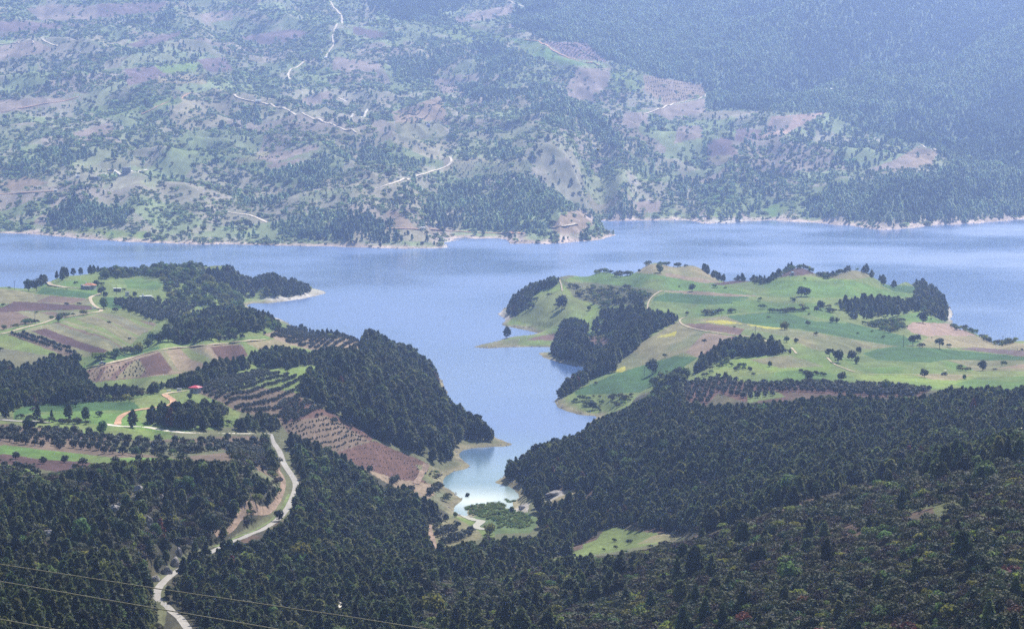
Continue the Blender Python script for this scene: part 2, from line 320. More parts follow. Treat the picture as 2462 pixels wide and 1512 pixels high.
G = dict(fggrass=(.105,.115,.042), clearing=(.135,.175,.052),farfloor=(.10,.135,.07),lush=(.105,.185,.040), wheat=(.048,.112,.030), mead=(.15,.20,.055), dry=(.20,.185,.095), pale=(.25,.21,.115), soil=(.085,.046,.044), brown=(.15,.092,.072),
         tan=(.24,.18,.12), pink=(.31,.215,.165), redsoil=(.112,.060,.046), scrub=(.125,.13,.065), floor=(.052,.050,.030), yellow=(.36,.33,.05), rock=(.40,.36,.30), olivesoil=(.152,.110,.078),
         greyg=(.165,.165,.10), purple=(.15,.105,.10), farscrub=(.165,.20,.095), fgscrub=(.055,.050,.026), sand=(.42,.35,.26), bright=(.17,.24,.05), farsoil=(.24,.19,.15), mud=(.10,.145,.05))
FIELDS = [
 ('scrub',[(-5,600),(2470,600),(2470,1700),(-5,1700)]),
 # left: headland and farm
 ('mead',[(0,690),(240,640),(560,640),(800,700),(860,800),(860,900),(600,960),(300,990),(0,1000)]),
 ('lush',[(85,703),(102,680),(191,673),(238,680),(235,693),(232,710),(204,715)]),
 ('wheat',[(85,705),(104,690),(190,700),(232,710),(204,716)]),
 ('lush',[(296,673),(341,668),(392,681),(375,697),(307,692)]),
 ('wheat',[(236,729),(250,713),(307,715),(365,727),(361,732),(279,742),(252,738)]),
 ('dry',[(0,693),(55,700),(85,707),(208,717),(221,732),(0,729)]),
 ('greyg',[(80,708),(205,717),(218,731),(90,727)]),
 ('soil',[(0,742),(34,724),(218,734),(221,744),(0,749)]),
 ('greyg',[(0,749),(221,747),(204,758),(85,775),(0,795)]),
 ('dry',[(20,803),(102,782),(245,751),(375,777),(337,806),(307,836),(259,847),(204,858)]),
 ('soil',[(75,795),(109,789),(190,820),(262,843),(238,853),(150,826)]),
 ('purple',[(211,761),(238,757),(300,778),(358,795),(327,806),(265,783)]),
 ('dry',[(250,750),(290,762),(378,780),(360,793),(300,776)]),
 ('olivesoil',[(17,803),(68,799),(191,850),(164,858)]),
 ('mead',[(0,810),(146,857),(68,890),(0,880)]),
 ('greyg',[(0,835),(90,850),(146,857),(40,892),(0,880)]),
 ('lush',[(177,883),(334,850),(345,853),(211,888)]),('wheat',[(240,868),(380,832),(385,838),(300,858)]),
 ('tan',[(204,888),(375,843),(504,829),(579,826),(597,854),(511,874),(453,896),(358,905),(211,920)]),
 ('brown',[(204,890),(334,862),(360,905),(211,920)]),
 ('redsoil',[(330,865),(382,845),(416,884),(402,897),(361,903)]),
 ('dry',[(383,846),(416,840),(464,893),(416,892)]),
 ('redsoil',[(501,834),(579,828),(597,855),(531,872)]),
 ('lush',[(540,813),(586,807),(647,811),(641,817),(579,822)]),
 ('pale',[(590,822),(660,815),(720,825),(640,850)]),
 ('tan',[(630,803),(715,783),(833,797),(870,830),(833,852),(732,838),(680,822)]),
 ('mead',[(600,850),(650,838),(700,845),(640,880)]),
 ('bright',[(610,893),(680,888),(739,884),(820,882),(860,889),(857,895),(732,903),(640,896)]),
 ('olivesoil',[(453,935),(494,917),(560,903),(623,893),(729,904),(722,952),(767,996),(681,1020),(562,983),(504,955)]),
 ('mead',[(500,925),(623,893),(729,904),(722,945),(620,930),(540,945)]),
 ('lush',[(31,985),(68,969),(290,959),(375,942),(453,942),(504,954),(579,993),(562,1025),(400,1042),(120,1014),(31,1010)]),
 ('mead',[(310,960),(375,942),(453,942),(504,954),(579,993),(562,1025),(400,1042),(330,1010),(345,985)]),
 ('wheat',[(34,988),(68,972),(259,966),(324,967),(341,986),(283,1006),(170,1010),(34,1006)]),
 ('lush',[(34,1003),(80,990),(300,985),(341,986),(283,1008),(170,1013)]),
 ('mead',[(0,1008),(102,1010),(255,1020),(358,1034),(443,1051),(341,1060),(238,1046),(102,1028),(0,1018)]),
 ('olivesoil',[(0,1018),(102,1028),(238,1046),(341,1060),(613,1045),(647,1072),(675,1110),(672,1150),(640,1140),(579,1109),(430,1105),(270,1098),(0,1068)]),
 ('scrub',[(255,1060),(450,1062),(560,1085),(420,1100),(280,1085)]),
 ('lush',[(0,1067),(102,1081),(273,1098),(409,1100),(430,1106),(409,1111),(256,1115),(102,1103),(0,1089)]),
 ('soil',[(0,1089),(85,1102),(273,1115),(245,1133),(164,1137),(102,1128),(0,1112)]),
 ('bright',[(0,1113),(55,1122),(95,1140),(60,1152),(0,1146)]),
 ('floor',[(0,1140),(90,1140),(270,1110),(430,1112),(560,1110),(650,1160),(672,1190),(640,1240),(540,1300),(430,1335),(370,1390),(360,1512),(370,1660),(0,1660)]),
 ('mead',[(-5,1270),(24,1280),(18,1312),(-5,1334)]),
 # red fields above the cove
 ('redsoil',[(670,962),(726,959),(800,993),(716,1012),(682,1018)]),
 ('olivesoil',[(675,1020),(716,1010),(794,996),(895,1057),(811,1088),(781,1090),(700,1050)]),
 ('redsoil',[(722,960),(800,992),(900,1050),(890,1060),(790,1000)]),
 ('redsoil',[(805,1089),(900,1057),(960,1085),(1029,1113),(1005,1146),(1036,1165),(954,1165),(859,1121)]),
 ('tan',[(855,1119),(954,1151),(1043,1163),(1060,1174),(1029,1200),(971,1178),(900,1148)]),
 ('dry',[(999,1117),(1029,1115),(1070,1137),(1060,1165),(1023,1149)]),
 ('greyg',[(1043,1165),(1084,1174),(1115,1200),(1080,1224),(1045,1200)]),
 ('floor',[(690,1040),(760,1068),(830,1100),(930,1160),(1030,1205),(1080,1235),(1035,1262),(1030,1300),(1070,1335),(1290,1292),(1330,1345),(1010,1420),(1010,1660),(380,1660),(400,1470),(400,1400),(432,1350),(560,1290),(690,1245),(718,1180)]),
 ('dry',[(1034,1259),(1085,1246),(1136,1249),(1167,1287),(1136,1304),(1095,1324),(1058,1327),(1034,1290)]),
 ('mead',[(1085,1236),(1136,1247),(1180,1262),(1190,1290),(1167,1300),(1150,1275)]),
 ('mud',[(1110,1215),(1211,1209),(1245,1215),(1300,1250),(1275,1280),(1190,1282),(1120,1245)]),
 ('rock',[(1238,1211),(1274,1208),(1268,1229),(1240,1240),(1225,1224)]),
 # right: foreground
 ('floor',[(1210,1130),(1290,1065),(1400,1030),(1470,985),(1540,950),(1640,930),(1900,945),(2462,940),(2462,1180),(1300,1345),(1290,1210)]),
 ('pale',[(1290,1203),(1354,1178),(1398,1169),(1390,1185),(1350,1200),(1310,1215)]),
 ('rock',[(1290,1205),(1354,1180),(1362,1184),(1310,1212)]),
 ('fgscrub',[(1000,1420),(1200,1370),(1330,1345),(1500,1330),(1650,1296),(1900,1214),(2100,1163),(2462,1098),(2462,1660),(1000,1660)]),
 ('clearing',[(1324,1347),(1399,1317),(1402,1307),(1433,1297),(1453,1271),(1477,1264),(1508,1274),(1589,1281),(1645,1292),(1613,1299),(1477,1326)]),
 ('pale',[(1560,1292),(1590,1281),(1645,1291),(1613,1299),(1530,1308)]),
 ('dry',[(1354,1364),(1487,1351),(1500,1379),(1409,1376)]),
 ('fggrass',[(2240,1215),(2330,1200),(2400,1230),(2330,1262),(2250,1245)]),('fggrass',[(2170,1225),(2300,1195),(2310,1200),(2180,1235)]),('fggrass',[(1895,1245),(1960,1232),(1940,1245)]),
 ('mead',[(2436,1512),(2470,1488),(2470,1560),(2425,1560)]),
 # right: peninsula
 ('mead',[(1200,790),(1205,750),(1300,690),(1450,640),(1571,625),(1720,660),(1900,640),(2046,640),(2300,700),(2300,780),(2462,820),(2462,940),(1900,930),(1640,925),(1540,945),(1470,985),(1420,1000),(1330,990),(1320,940),(1130,840)]),
 ('bright',[(1205,778),(1279,703),(1354,684),(1447,731),(1400,790),(1310,800),(1262,794)]),
 ('mead',[(1225,765),(1290,710),(1350,700),(1420,745),(1380,785),(1290,785)]),
 ('scrub',[(1350,676),(1447,681),(1590,699),(1545,730),(1447,736),(1380,715)]),
 ('pale',[(1450,652),(1478,640),(1571,634),(1680,640),(1730,677),(1695,682),(1602,663),(1525,654)]),
 ('tan',[(1600,655),(1680,668),(1728,678),(1690,681),(1600,664)]),
 ('lush',[(1366,668),(1447,654),(1525,655),(1602,664),(1695,681),(1800,676),(1903,663),(2046,672),(2114,693),(2205,712),(2046,714),(1922,716),(1798,710),(1664,701),(1587,698),(1447,682)]),
 ('bright',[(1829,674),(1870,665),(1903,662),(2015,668),(2060,675),(1960,673),(1900,674)]),
 ('soil',[(1704,684),(1782,668),(1850,655),(1903,643),(1968,639),(2056,647),(1990,656),(1906,662),(1829,673),(1736,685)]),
 ('dry',[(1910,662),(1990,655),(2060,647),(2100,664),(2050,672)]),
 ('wheat',[(2115,684),(2205,688),(2208,708),(2150,700)]),
 ('wheat',[(1571,716),(1602,704),(1789,709),(1798,715),(1758,754),(1649,763),(1562,744)]),
 ('lush',[(1570,722),(1700,732),(1780,728),(1758,754),(1649,763),(1562,744)]),
 ('tan',[(1587,699),(1664,699),(1798,709),(1830,711),(1758,713),(1664,707)]),
 ('lush',[(1760,725),(1875,715),(1968,731),(2015,765),(1878,748),(1755,752)]),
 ('mead',[(1780,718),(1880,713),(1960,725),(1900,730)]),
 ('wheat',[(1745,760),(1878,747),(1959,747),(2046,777),(2170,806),(2210,822),(2170,833),(2093,822),(1922,790),(1854,786),(1782,775)]),
 ('lush',[(1880,748),(1959,747),(2046,777),(1960,772)]),
 ('dry',[(1660,768),(1745,760),(1782,775),(1850,788),(1922,793),(2093,822),(2164,833),(2077,838),(2031,852),(1953,839),(1891,808),(1789,790),(1700,775)]),
 ('yellow',[(1790,779),(1854,786),(1895,790),(1850,791)]),('yellow',[(1690,772),(1740,768),(1790,779),(1740,779)]),
 ('brown',[(1646,778),(1700,776),(1789,790),(1776,806),(1705,794),(1664,791)]),
 ('brown',[(1646,847),(1695,799),(1776,809),(1727,836),(1677,859)]),('tan',[(1700,850),(1740,820),(1778,810),(1740,835)]),
 ('dry',[(1466,893),(1500,850),(1556,815),(1633,771),(1660,785),(1695,799),(1646,846),(1621,853),(1503,892)]),
 ('yellow',[(1577,812),(1630,794),(1622,806)]),('yellow',[(1470,892),(1503,880),(1500,894)]),
 ('wheat',[(1379,942),(1472,900),(1621,855),(1677,859),(1633,890),(1571,924),(1537,944),(1385,950)]),
 ('mead',[(1335,965),(1385,949),(1537,943),(1509,979),(1441,1000),(1366,994)]),
 ('brown',[(1261,816),(1354,796),(1356,804),(1329,819)]),('brown',[(1385,822),(1435,802),(1481,821),(1447,838)]),
 ('dry',[(1138,836),(1204,820),(1250,812),(1240,836)]),
 ('bright',[(1240,835),(1262,820),(1331,822),(1331,836)]),
 ('bright',[(1690,900),(1760,864),(1906,850),(1984,855),(2015,886),(2055,895),(2093,918),(2090,925),(1937,919),(1798,922)]),
 ('lush',[(1780,905),(1900,890),(2030,898),(2090,918),(2085,926),(1937,920),(1800,922)]),
 ('dry',[(1800,864),(1900,853),(1980,880),(1880,885)]),
 ('lush',[(2024,861),(2071,855),(2186,869),(2295,867),(2350,889),(2217,900),(2077,898)]),
 ('wheat',[(2074,850),(2110,838),(2164,832),(2263,838),(2462,858),(2462,866),(2279,864),(2232,871),(2108,865)]),
 ('purple',[(2304,839),(2341,834),(2462,843),(2462,857)]),
 ('dry',[(2276,866),(2462,866),(2462,892),(2344,892),(2319,878)]),('tan',[(2380,886),(2462,874),(2462,884)]),
 ('lush',[(2285,922),(2332,906),(2462,904),(2462,945),(2357,942)]),
 ('bright',[(2055,899),(2217,899),(2357,904),(2295,923),(2232,936),(2093,932)]),('pale',[(2200,900),(2340,900),(2300,915),(2240,912)]),
 ('pink',[(2177,785),(2195,774),(2282,777),(2350,806),(2295,808),(2232,808),(2192,800)]),
 ('lush',[(2158,759),(2201,751),(2285,777),(2195,774),(2170,769)]),
 ('pale',[(2205,831),(2232,809),(2344,807),(2462,826),(2462,842),(2341,834),(2263,837),(2214,834)]),
 ('redsoil',[(1646,922),(1727,906),(1800,920),(1835,925),(1894,932),(1894,964),(1789,966),(1727,944),(1695,975),(1640,960)]),
 ('redsoil',[(1798,924),(1937,921),(2093,928),(2235,938),(2201,960),(2015,950),(1860,941)]),
 ('mead',[(1798,942),(1860,938),(1891,953),(1798,968)]),
 # the far side
 ('farscrub',[(-5,-200),(2470,-200),(2470,555),(1480,560),(1430,600),(-5,605)]),
 ('farfloor',[(1480,150),(1690,225),(1700,265),(1990,270),(2100,330),(2250,362),(2290,395),(2240,410),(2020,440),(1935,490),(1950,520),(2130,535),(2470,520),(2470,-200),(1250,-200),(1230,60),(1350,110)]),
 ('farsoil',[(0,110),(80,97),(132,118),(60,137),(0,142)]),('farsoil',[(1090,42),(1230,10),(1240,30),(1180,46),(1100,57)]),
 ('lush',[(1225,90),(1290,95),(1350,138),(1430,158),(1350,156),(1270,132)]),('purple',[(1300,98),(1410,103),(1460,150),(1370,140)]),
 ('mead',[(1040,75),(1090,55),(1190,80),(1230,100),(1130,105)]),
 ('farsoil',[(1380,165),(1470,165),(1460,210),(1400,242),(1362,232)]),('mead',[(1465,170),(1540,175),(1540,220),(1480,225)]),
 ('tan',[(1545,180),(1690,203),(1697,228),(1600,255),(1550,215)]),('farsoil',[(1560,265),(1695,236),(1692,270),(1600,288)]),
 ('pink',[(1855,281),(1985,270),(1890,322),(1830,332)]),('farsoil',[(1860,285),(1910,280),(1890,312),(1850,318)]),('purple',[(1768,308),(1832,310),(1830,336),(1768,340)]),
 ('purple',[(1700,340),(1750,328),(1775,372),(1700,382)]),('pale',[(1708,376),(1757,372),(1752,388),(1703,391)]),('farsoil',[(1630,305),(1690,300),(1690,330),(1620,345)]),
 ('tan',[(2120,402),(2210,350),(2255,365),(2240,397),(2130,412)]),('farsoil',[(2080,410),(2160,380),(2200,385),(2150,412)]),
 ('greyg',[(1080,390),(1275,383),(1280,415),(1100,428)]),('tan',[(1325,550),(1350,512),(1400,503),(1432,535),(1395,562),(1350,565)]),('tan',[(925,512),(950,505),(1005,550),(960,552)]),
 ('greyg',[(720,462),(860,444),(865,465),(720,487)]),('dry',[(560,385),(650,362),(655,386),(570,394)]),('farsoil',[(610,380),(760,345),(770,355),(660,392)]),
 ('purple',[(300,166),(390,158),(402,186),(305,206)]),('purple',[(470,143),(540,138),(562,170),(500,176)]),('pale',[(380,184),(500,177),(495,202),(380,202)]),('bright',[(370,158),(480,150),(470,172),(395,176)]),
 ('purple',[(0,52),(130,55),(152,70),(0,78)]),('farsoil',[(60,20),(130,10),(300,15),(230,48),(100,50)]),('purple',[(300,108),(440,72),(420,95),(330,115)]),('purple',[(230,10),(400,5),(380,30),(240,42)]),
 ('farsoil',[(720,240),(790,218),(805,235),(740,256)]),('purple',[(845,62),(935,80),(905,97),(850,84)]),('farsoil',[(480,35),(560,22),(560,48),(490,55)]),
 ('farsoil',[(0,240),(100,235),(180,238),(60,265),(0,268)]),('mead',[(200,260),(420,235),(440,245),(250,285)]),('farsoil',[(170,320),(260,295),(280,315),(200,335)]),
 ('farsoil',[(1030,190),(1080,190),(1110,222),(1060,225)]),('farsoil',[(800,135),(920,155),(910,170),(800,172)]),('tan',[(940,270),(1060,230),(1080,300),(960,320)]),
 ('greyg',[(950,295),(1060,290),(1080,335),(960,340)]),('farsoil',[(1530,485),(1590,482),(1590,512),(1530,510)]),('mead',[(1690,470),(1760,455),(1780,520),(1700,522)]),
 ('lush',[(1835,505),(1880,480),(1900,500),(1860,522)]),('mead',[(120,548),(350,555),(420,580),(200,570)]),('purple',[(570,90),(700,70),(760,80),(640,110)]),
 ('farsoil',[(640,395),(720,380),(730,400),(660,415)]),('tan',[(0,440),(60,425),(120,440),(30,460)]),('farsoil',[(1500,270),(1560,270),(1555,300),(1500,305)]),
]
CC = np.zeros((RH, RW, 3), np.float32); CC[:] = G['scrub']
KEYS = list(G); CK = np.zeros((RH, RW), np.uint8)
for k, P in FIELDS:
    fill(CC, P, G[k]); fill(CK, P, KEYS.index(k))

# tree cover: share of the ground under pines, broadleaf trees, shrubs
PINE = np.zeros((RH, RW), np.float32); LEAF = PINE.copy(); SHRUB = PINE.copy()
fill(SHRUB, [(-5,-200),(2470,-200),(2470,560),(1480,570),(1430,600),(-5,605)], .6)
fill(PINE, [(-5,-200),(2470,-200),(2470,560),(1480,570),(1430,600),(-5,605)], .035)
def both(A, v, P): fill(A, P, v)
FM = [(1480,150),(1690,225),(1700,262),(1990,272),(2100,330),(2250,365),(2290,395),(2240,410),(2020,440),(1935,490),(1950,520),(2130,537),(2470,520),(2470,-200),(1250,-200),(1230,60),(1350,110)]
fill(PINE, FM, .88); fill(SHRUB, FM, .05)
for v, P in [(.75,[(850,-140),(1250,-140),(1090,40),(1060,55),(980,50),(890,35)]),(.8,[(940,80),(1010,70),(1060,120),(1200,105),(1300,150),(1370,190),(1380,240),(1450,290),(1520,370),(1430,340),(1330,300),(1180,270),(1100,215),(1050,190),(950,180),(925,130)]),
 (.55,[(560,440),(620,420),(680,390),(750,370),(830,340),(900,340),(930,380),(1060,370),(1060,400),(880,425),(850,445),(720,460),(640,505),(540,500)]),(.9,[(115,520),(190,485),(315,500),(300,540),(170,552),(120,540)]),
 (.65,[(640,545),(760,510),(930,525),(990,562),(960,585),(700,575)]),(.5,[(1085,440),(1280,420),(1340,470),(1400,505),(1330,515),(1310,575),(1260,582),(1000,548),(1040,470)]),(.5,[(0,400),(130,350),(280,350),(200,390),(60,430)]),
 (.35,[(1420,420),(1520,340),(1700,430),(1750,470),(1500,490)]),(.9,[(1770,490),(1800,470),(1830,478),(1828,508),(1775,510)]),(.6,[(560,275),(620,268),(630,300),(560,305)]),(.6,[(360,50),(420,20),(430,45),(380,60)]),(.4,[(1040,330),(1200,320),(1250,380),(1100,385)]),
 (.5,[(1500,540),(1350,600),(1500,480),(1600,440)])]:
    fill(PINE, P, v)
fill(SHRUB, [(1800,330),(1990,285),(2250,365),(2080,410),(1900,470),(1750,520),(1700,450)], .8)
fill(PINE, [(1800,330),(1990,285),(2250,365),(2080,410),(1900,470),(1750,520),(1700,450)], .10)
bare = {'farsoil','lush','purple','tan','pink','pale','greyg','dry','bright','soil'}
mid = np.zeros((RH, RW), bool)
for i, k in enumerate(KEYS):
    if k in bare:
        m = CK == i; m[610 - RV0:] = False
        PINE[m] = .004; SHRUB[m] = .05
# near side
Z0 = [(-5,606),(2470,560),(2470,1700),(-5,1700)]
SHRUB[606 - RV0:] = .004; PINE[606 - RV0:] = 0
MASKS = [
 ('L',.55,[(235,690),(245,648),(350,637),(480,633),(575,655),(600,715),(575,735),(500,738),(420,735),(395,700),(385,670),(341,664),(240,676)]),
 ('S',.7,[(235,690),(245,648),(480,636),(575,660),(600,715),(575,735),(420,735),(395,700),(385,670),(341,664),(240,676)]),
 ('P',.8,[(475,650),(560,638),(655,655),(742,686),(757,701),(700,713),(600,716),(560,692)]),('S',.6,[(480,650),(560,640),(655,657),(742,690),(700,713),(600,716)]),
 ('L',.35,[(230,700),(300,697),(375,700),(385,725),(330,722),(250,715),(235,715)]),
 ('L',.55,[(330,825),(380,795),(440,755),(560,738),(600,745),(640,765),(700,790),(620,803),(540,813),(440,830),(345,848)]),
 ('P',.6,[(380,800),(450,765),(520,735),(600,745),(640,760),(690,785),(600,800),(520,812),(430,830)]),
 ('L',.5,[(225,868),(330,840),(345,850),(260,866)]),
 ('P',.92,[(0,862),(40,880),(75,872),(120,858),(170,855),(205,905),(230,935),(350,930),(450,905),(510,880),(600,853),(620,880),(520,915),(470,935),(380,950),(250,965),(60,978),(0,992)]),
 ('S',.6,[(200,950),(310,945),(330,965),(200,968)]),
 ('P',.7,[(600,840),(680,830),(770,858),(740,880),(630,888)]),('P',.8,[(716,836),(760,850),(800,838),(860,845),(873,882),(830,880),(760,882)]),
 ('P',.97,[(728,905),(760,895),(860,895),(880,870),(862,835),(880,800),(925,805),(990,850),(1036,880),(1048,905),(1050,930),(1085,975),(1140,1012),(1188,1045),(1180,1062),(1110,1050),(1085,1105),(1050,1118),(1010,1095),(900,1052),(800,992),(722,950)]),
 ('P',.92,[(360,990),(375,975),(477,972),(494,952),(531,985),(545,1020),(528,1040),(426,1040),(361,1032),(340,1010)]),
 ('P',.8,[(565,1005),(640,992),(690,1020),(650,1045),(648,1080),(672,1125),(664,1160),(640,1100),(620,1040),(560,1035)]),
 ('P',.85,[(690,1040),(760,1070),(830,1100),(930,1160),(1030,1205),(1080,1235),(1035,1255),(1028,1290),(1060,1335),(1100,1330),(1180,1300),(1290,1295),(1400,1270),(1440,1285),(1400,1305),(1330,1342),(1200,1365),(1050,1410),(1050,1660),(470,1660),(455,1500),(400,1450),(402,1412),(432,1352),(490,1316),(560,1288),(622,1285),(690,1240),(722,1180),(705,1100)]),
 ('S',.35,[(690,1040),(930,1165),(1080,1235),(1030,1290),(1060,1335),(1200,1365),(1000,1410),(800,1500),(470,1660),(400,1450),(440,1370),(600,1297),(690,1240),(722,1180),(705,1100)]),
 ('L',.22,[(690,1060),(760,1075),(900,1160),(960,1250),(900,1350),(700,1380),(520,1400),(560,1320),(690,1250),(722,1180)]),
 ('P',.50,[(0,1150),(90,1150),(270,1115),(430,1108),(570,1110),(650,1160),(668,1185),(640,1235),(540,1295),(420,1335),(365,1390),(355,1470),(380,1660),(0,1660)]),
 ('S',.60,[(0,1140),(90,1140),(270,1110),(430,1105),(570,1110),(650,1160),(668,1185),(640,1235),(540,1295),(420,1335),(365,1390),(355,1470),(380,1660),(0,1660)]),
 ('S',.7,[(655,1090),(686,1150),(686,1190),(655,1235),(560,1280),(430,1335),(375,1390),(362,1430),(380,1500),(380,1660),(330,1660),(340,1500),(350,1400),(420,1330),(540,1280),(630,1230),(660,1180),(640,1120)]),
 ('L',.18,[(60,1150),(90,1150),(270,1120),(570,1110),(650,1160),(540,1290),(420,1330),(365,1390),(0,1450),(0,1300)]),
 ('P',.9,[(0,1185),(60,1200),(120,1230),(110,1270),(40,1285),(0,1270)]),
 ('P',.96,[(1212,1130),(1290,1075),(1400,1040),(1440,1010),(1540,965),(1620,905),(1650,962),(1700,975),(1790,968),(1900,968),(2020,955),(2200,958),(2260,940),(2462,945),(2462,1110),(2100,1160),(1900,1212),(1700,1282),(1600,1279),(1500,1263),(1450,1270),(1400,1292),(1300,1285),(1280,1240),(1295,1212),(1350,1200),(1400,1170),(1290,1203),(1260,1195),(1207,1160)]),
 ('P',.93,[(1329,826),(1345,790),(1360,772),(1400,768),(1416,780),(1447,749),(1540,740),(1640,762),(1621,776),(1565,804),(1525,840),(1466,888),(1400,910),(1375,936),(1335,952),(1335,930),(1405,900),(1425,884),(1329,866)]),
 ('P',.12,[(1385,822),(1435,800),(1481,821),(1447,838)]),('P',.10,[(1405,790),(1460,770),(1470,790),(1420,805)]),
 ('P',.9,[(1214,748),(1230,720),(1273,692),(1323,670),(1366,662),(1330,688),(1284,706),(1273,738),(1235,765)]),
 ('S',.5,[(1240,740),(1290,715),(1280,745),(1235,768)]),
 ('S',.55,[(1354,680),(1447,683),(1584,701),(1540,730),(1447,736),(1390,715)]),('P',.25,[(1480,695),(1580,702),(1540,728),(1470,735)]),
 ('P',.9,[(1660,905),(1683,862),(1727,832),(1782,808),(1829,806),(1906,840),(1900,849),(1751,862),(1704,884)]),
 ('P',.45,[(2000,725),(2046,714),(2108,711),(2201,715),(2204,672),(2235,686),(2278,728),(2268,755),(2276,775),(2201,748),(2155,761),(2108,767),(2046,767)]),
 ('S',.7,[(2000,725),(2046,712),(2201,715),(2201,669),(2276,725),(2276,775),(2201,746),(2046,765)]),
 ('S',.75,[(2055,776),(2170,760),(2183,793),(2139,800),(2093,788)]),('L',.4,[(2065,776),(2120,765),(2180,780),(2139,798),(2090,786)]),
 ('S',.45,[(1341,966),(1400,948),(1537,944),(1509,975),(1441,990),(1400,972)]),('L',.75,[(1562,912),(1600,893),(1660,888),(1640,930),(1600,950),(1560,930)]),
 ('S',.12,[(1690,900),(1760,864),(1800,880),(1760,910)]),
 ('S',.9,[(1000,1430),(1200,1375),(1330,1350),(1500,1335),(1650,1300),(1900,1220),(2100,1167),(2462,1103),(2462,1660),(1000,1660)]),
 ('P',.22,[(1000,1410),(1200,1370),(1330,1350),(1600,1330),(1500,1420),(1350,1512),(1300,1660),(1000,1660)]),
 ('P',.035,[(1500,1420),(1650,1310),(1900,1225),(2462,1105),(2462,1660),(1300,1660)]),
 ('L',.015,[(1300,1512),(1650,1320),(2100,1180),(2462,1110),(2462,1660),(1300,1660)]),
 ('L',0,[(328,698),(378,698),(378,722),(328,722)]),('S',0,[(328,698),(378,698),(378,724),(328,724)]),('L',0,[(270,688),(312,690),(314,716),(270,706)]),
 ('S',.25,[(2140,1215),(2330,1195),(2400,1230),(2330,1265),(2200,1245)]),('S',.02,[(1324,1347),(1399,1317),(1453,1271),(1508,1274),(1645,1292),(1477,1326)]),('P',0,[(1324,1347),(1399,1317),(1453,1271),(1508,1274),(1645,1292),(1477,1326)]),
 ('S',.2,[(1354,1364),(1487,1351),(1500,1379),(1409,1376)]),('S',0,[(2436,1512),(2470,1488),(2470,1560),(2425,1560)]),
 ('S',.25,[(999,1117),(1029,1115),(1070,1137),(1115,1200),(1080,1224),(1023,1160)]),('S',.16,[(300,985),(504,954),(579,993),(562,1025),(345,1000)]),
 ('S',.35,[(0,1113),(55,1122),(95,1140),(60,1152),(0,1146)]),('S',.16,[(255,1060),(450,1062),(560,1085),(420,1100),(280,1085)]),('S',.3,[(540,1090),(600,1075),(640,1110),(600,1130)]),
 ('P',.9,[(1030,1340),(1060,1325),(1130,1310),(1200,1300),(1190,1340),(1100,1365)]),
 ('S',.2,[(1085,1236),(1136,1247),(1180,1262),(1190,1290),(1167,1300)]),
]
for k, v, P in MASKS:
    fill({'P': PINE, 'L': LEAF, 'S': SHRUB}[k], P, v)
    if k == 'P' and v > .69 and P[0][1] > 600: fill(SHRUB, P, .14); fill(LEAF, P, .035)

def look(A, u, v):
    u = mirror(u, 0, 2461); v = np.clip(v, RV0 + 1, RV0 + RH - 2)
    return A[np.clip((v - RV0).astype(int), 0, RH - 1), np.clip(u.astype(int), 0, RW - 1)]

# ------------------------------------------------------------------ ground colours
jx = (fbm(GX / 9, GY / 14, 50, 2) - .5); jy = (fbm(GX / 9, GY / 14, 60, 2) - .5)
gcol = look(CC, GU + jx * 3, GV + jy * 2.5).astype(np.float32)
gk = look(CK, GU + jx * 3, GV + jy * 2.5)
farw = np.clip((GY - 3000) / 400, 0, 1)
# small holdings on the far slope: a patchwork of soils and grasses
isfs = gk == KEYS.index('farscrub')
cx = GX / 95 + (fbm(GX / 120, GY / 160, 71, 2) - .5) * 1.6; cy = GY / 130 + GX / 260 + (fbm(GX / 120, GY / 160, 72, 2) - .5) * 1.6
h1 = hash2(np.floor(cx), np.floor(cy), 5); h2 = hash2(np.floor(cx), np.floor(cy), 6)
pal = np.array([G['farscrub'], (.19,.21,.11), (.22,.20,.13), (.16,.20,.085), (.20,.17,.13), (.18,.22,.10), (.23,.22,.15), (.17,.17,.10)], np.float32)
pick = pal[np.clip((h1 * 8).astype(int), 0, 7)]
gcol[isfs] = pick[isfs] * (.85 + .3 * h2[isfs][:, None])
# bare, stony places
bn = fbm(GX / 40, GY / 70, 77, 4)
def mixin(mask, col): 
    m = np.clip(mask, 0, 1)[..., None].astype(np.float32); return gcol * (1 - m) + np.array(col, np.float32) * m
gcol = mixin(isfs * np.clip((bn - .62) * 7, 0, .6), (.29,.25,.20))
isfg = np.isin(gk, [KEYS.index('fgscrub'), KEYS.index('floor')]) & (GY < 2600)
gcol = mixin(isfg * np.clip((fbm(GX / 16, GY / 60, 78, 3) - .56) * 8, 0, .75), (.115,.10,.048))
gcol = mixin(isfg * np.clip((fbm(GX / 18, GY / 60, 79, 3) - .60) * 9, 0, .8), (.12,.075,.055))
grassy = np.isin(gk, [KEYS.index(k) for k in ('mead', 'lush', 'bright', 'dry', 'greyg', 'pale')])
gcol = mixin(grassy * np.clip((fbm(GX / 26, GY / 90, 80, 4) - .52) * 2.4, 0, .32), (.19,.17,.075))
gcol = mixin(grassy * np.clip((fbm(GX / 34, GY / 100, 81, 4) - .55) * 3, 0, .3), (.06,.13,.035))
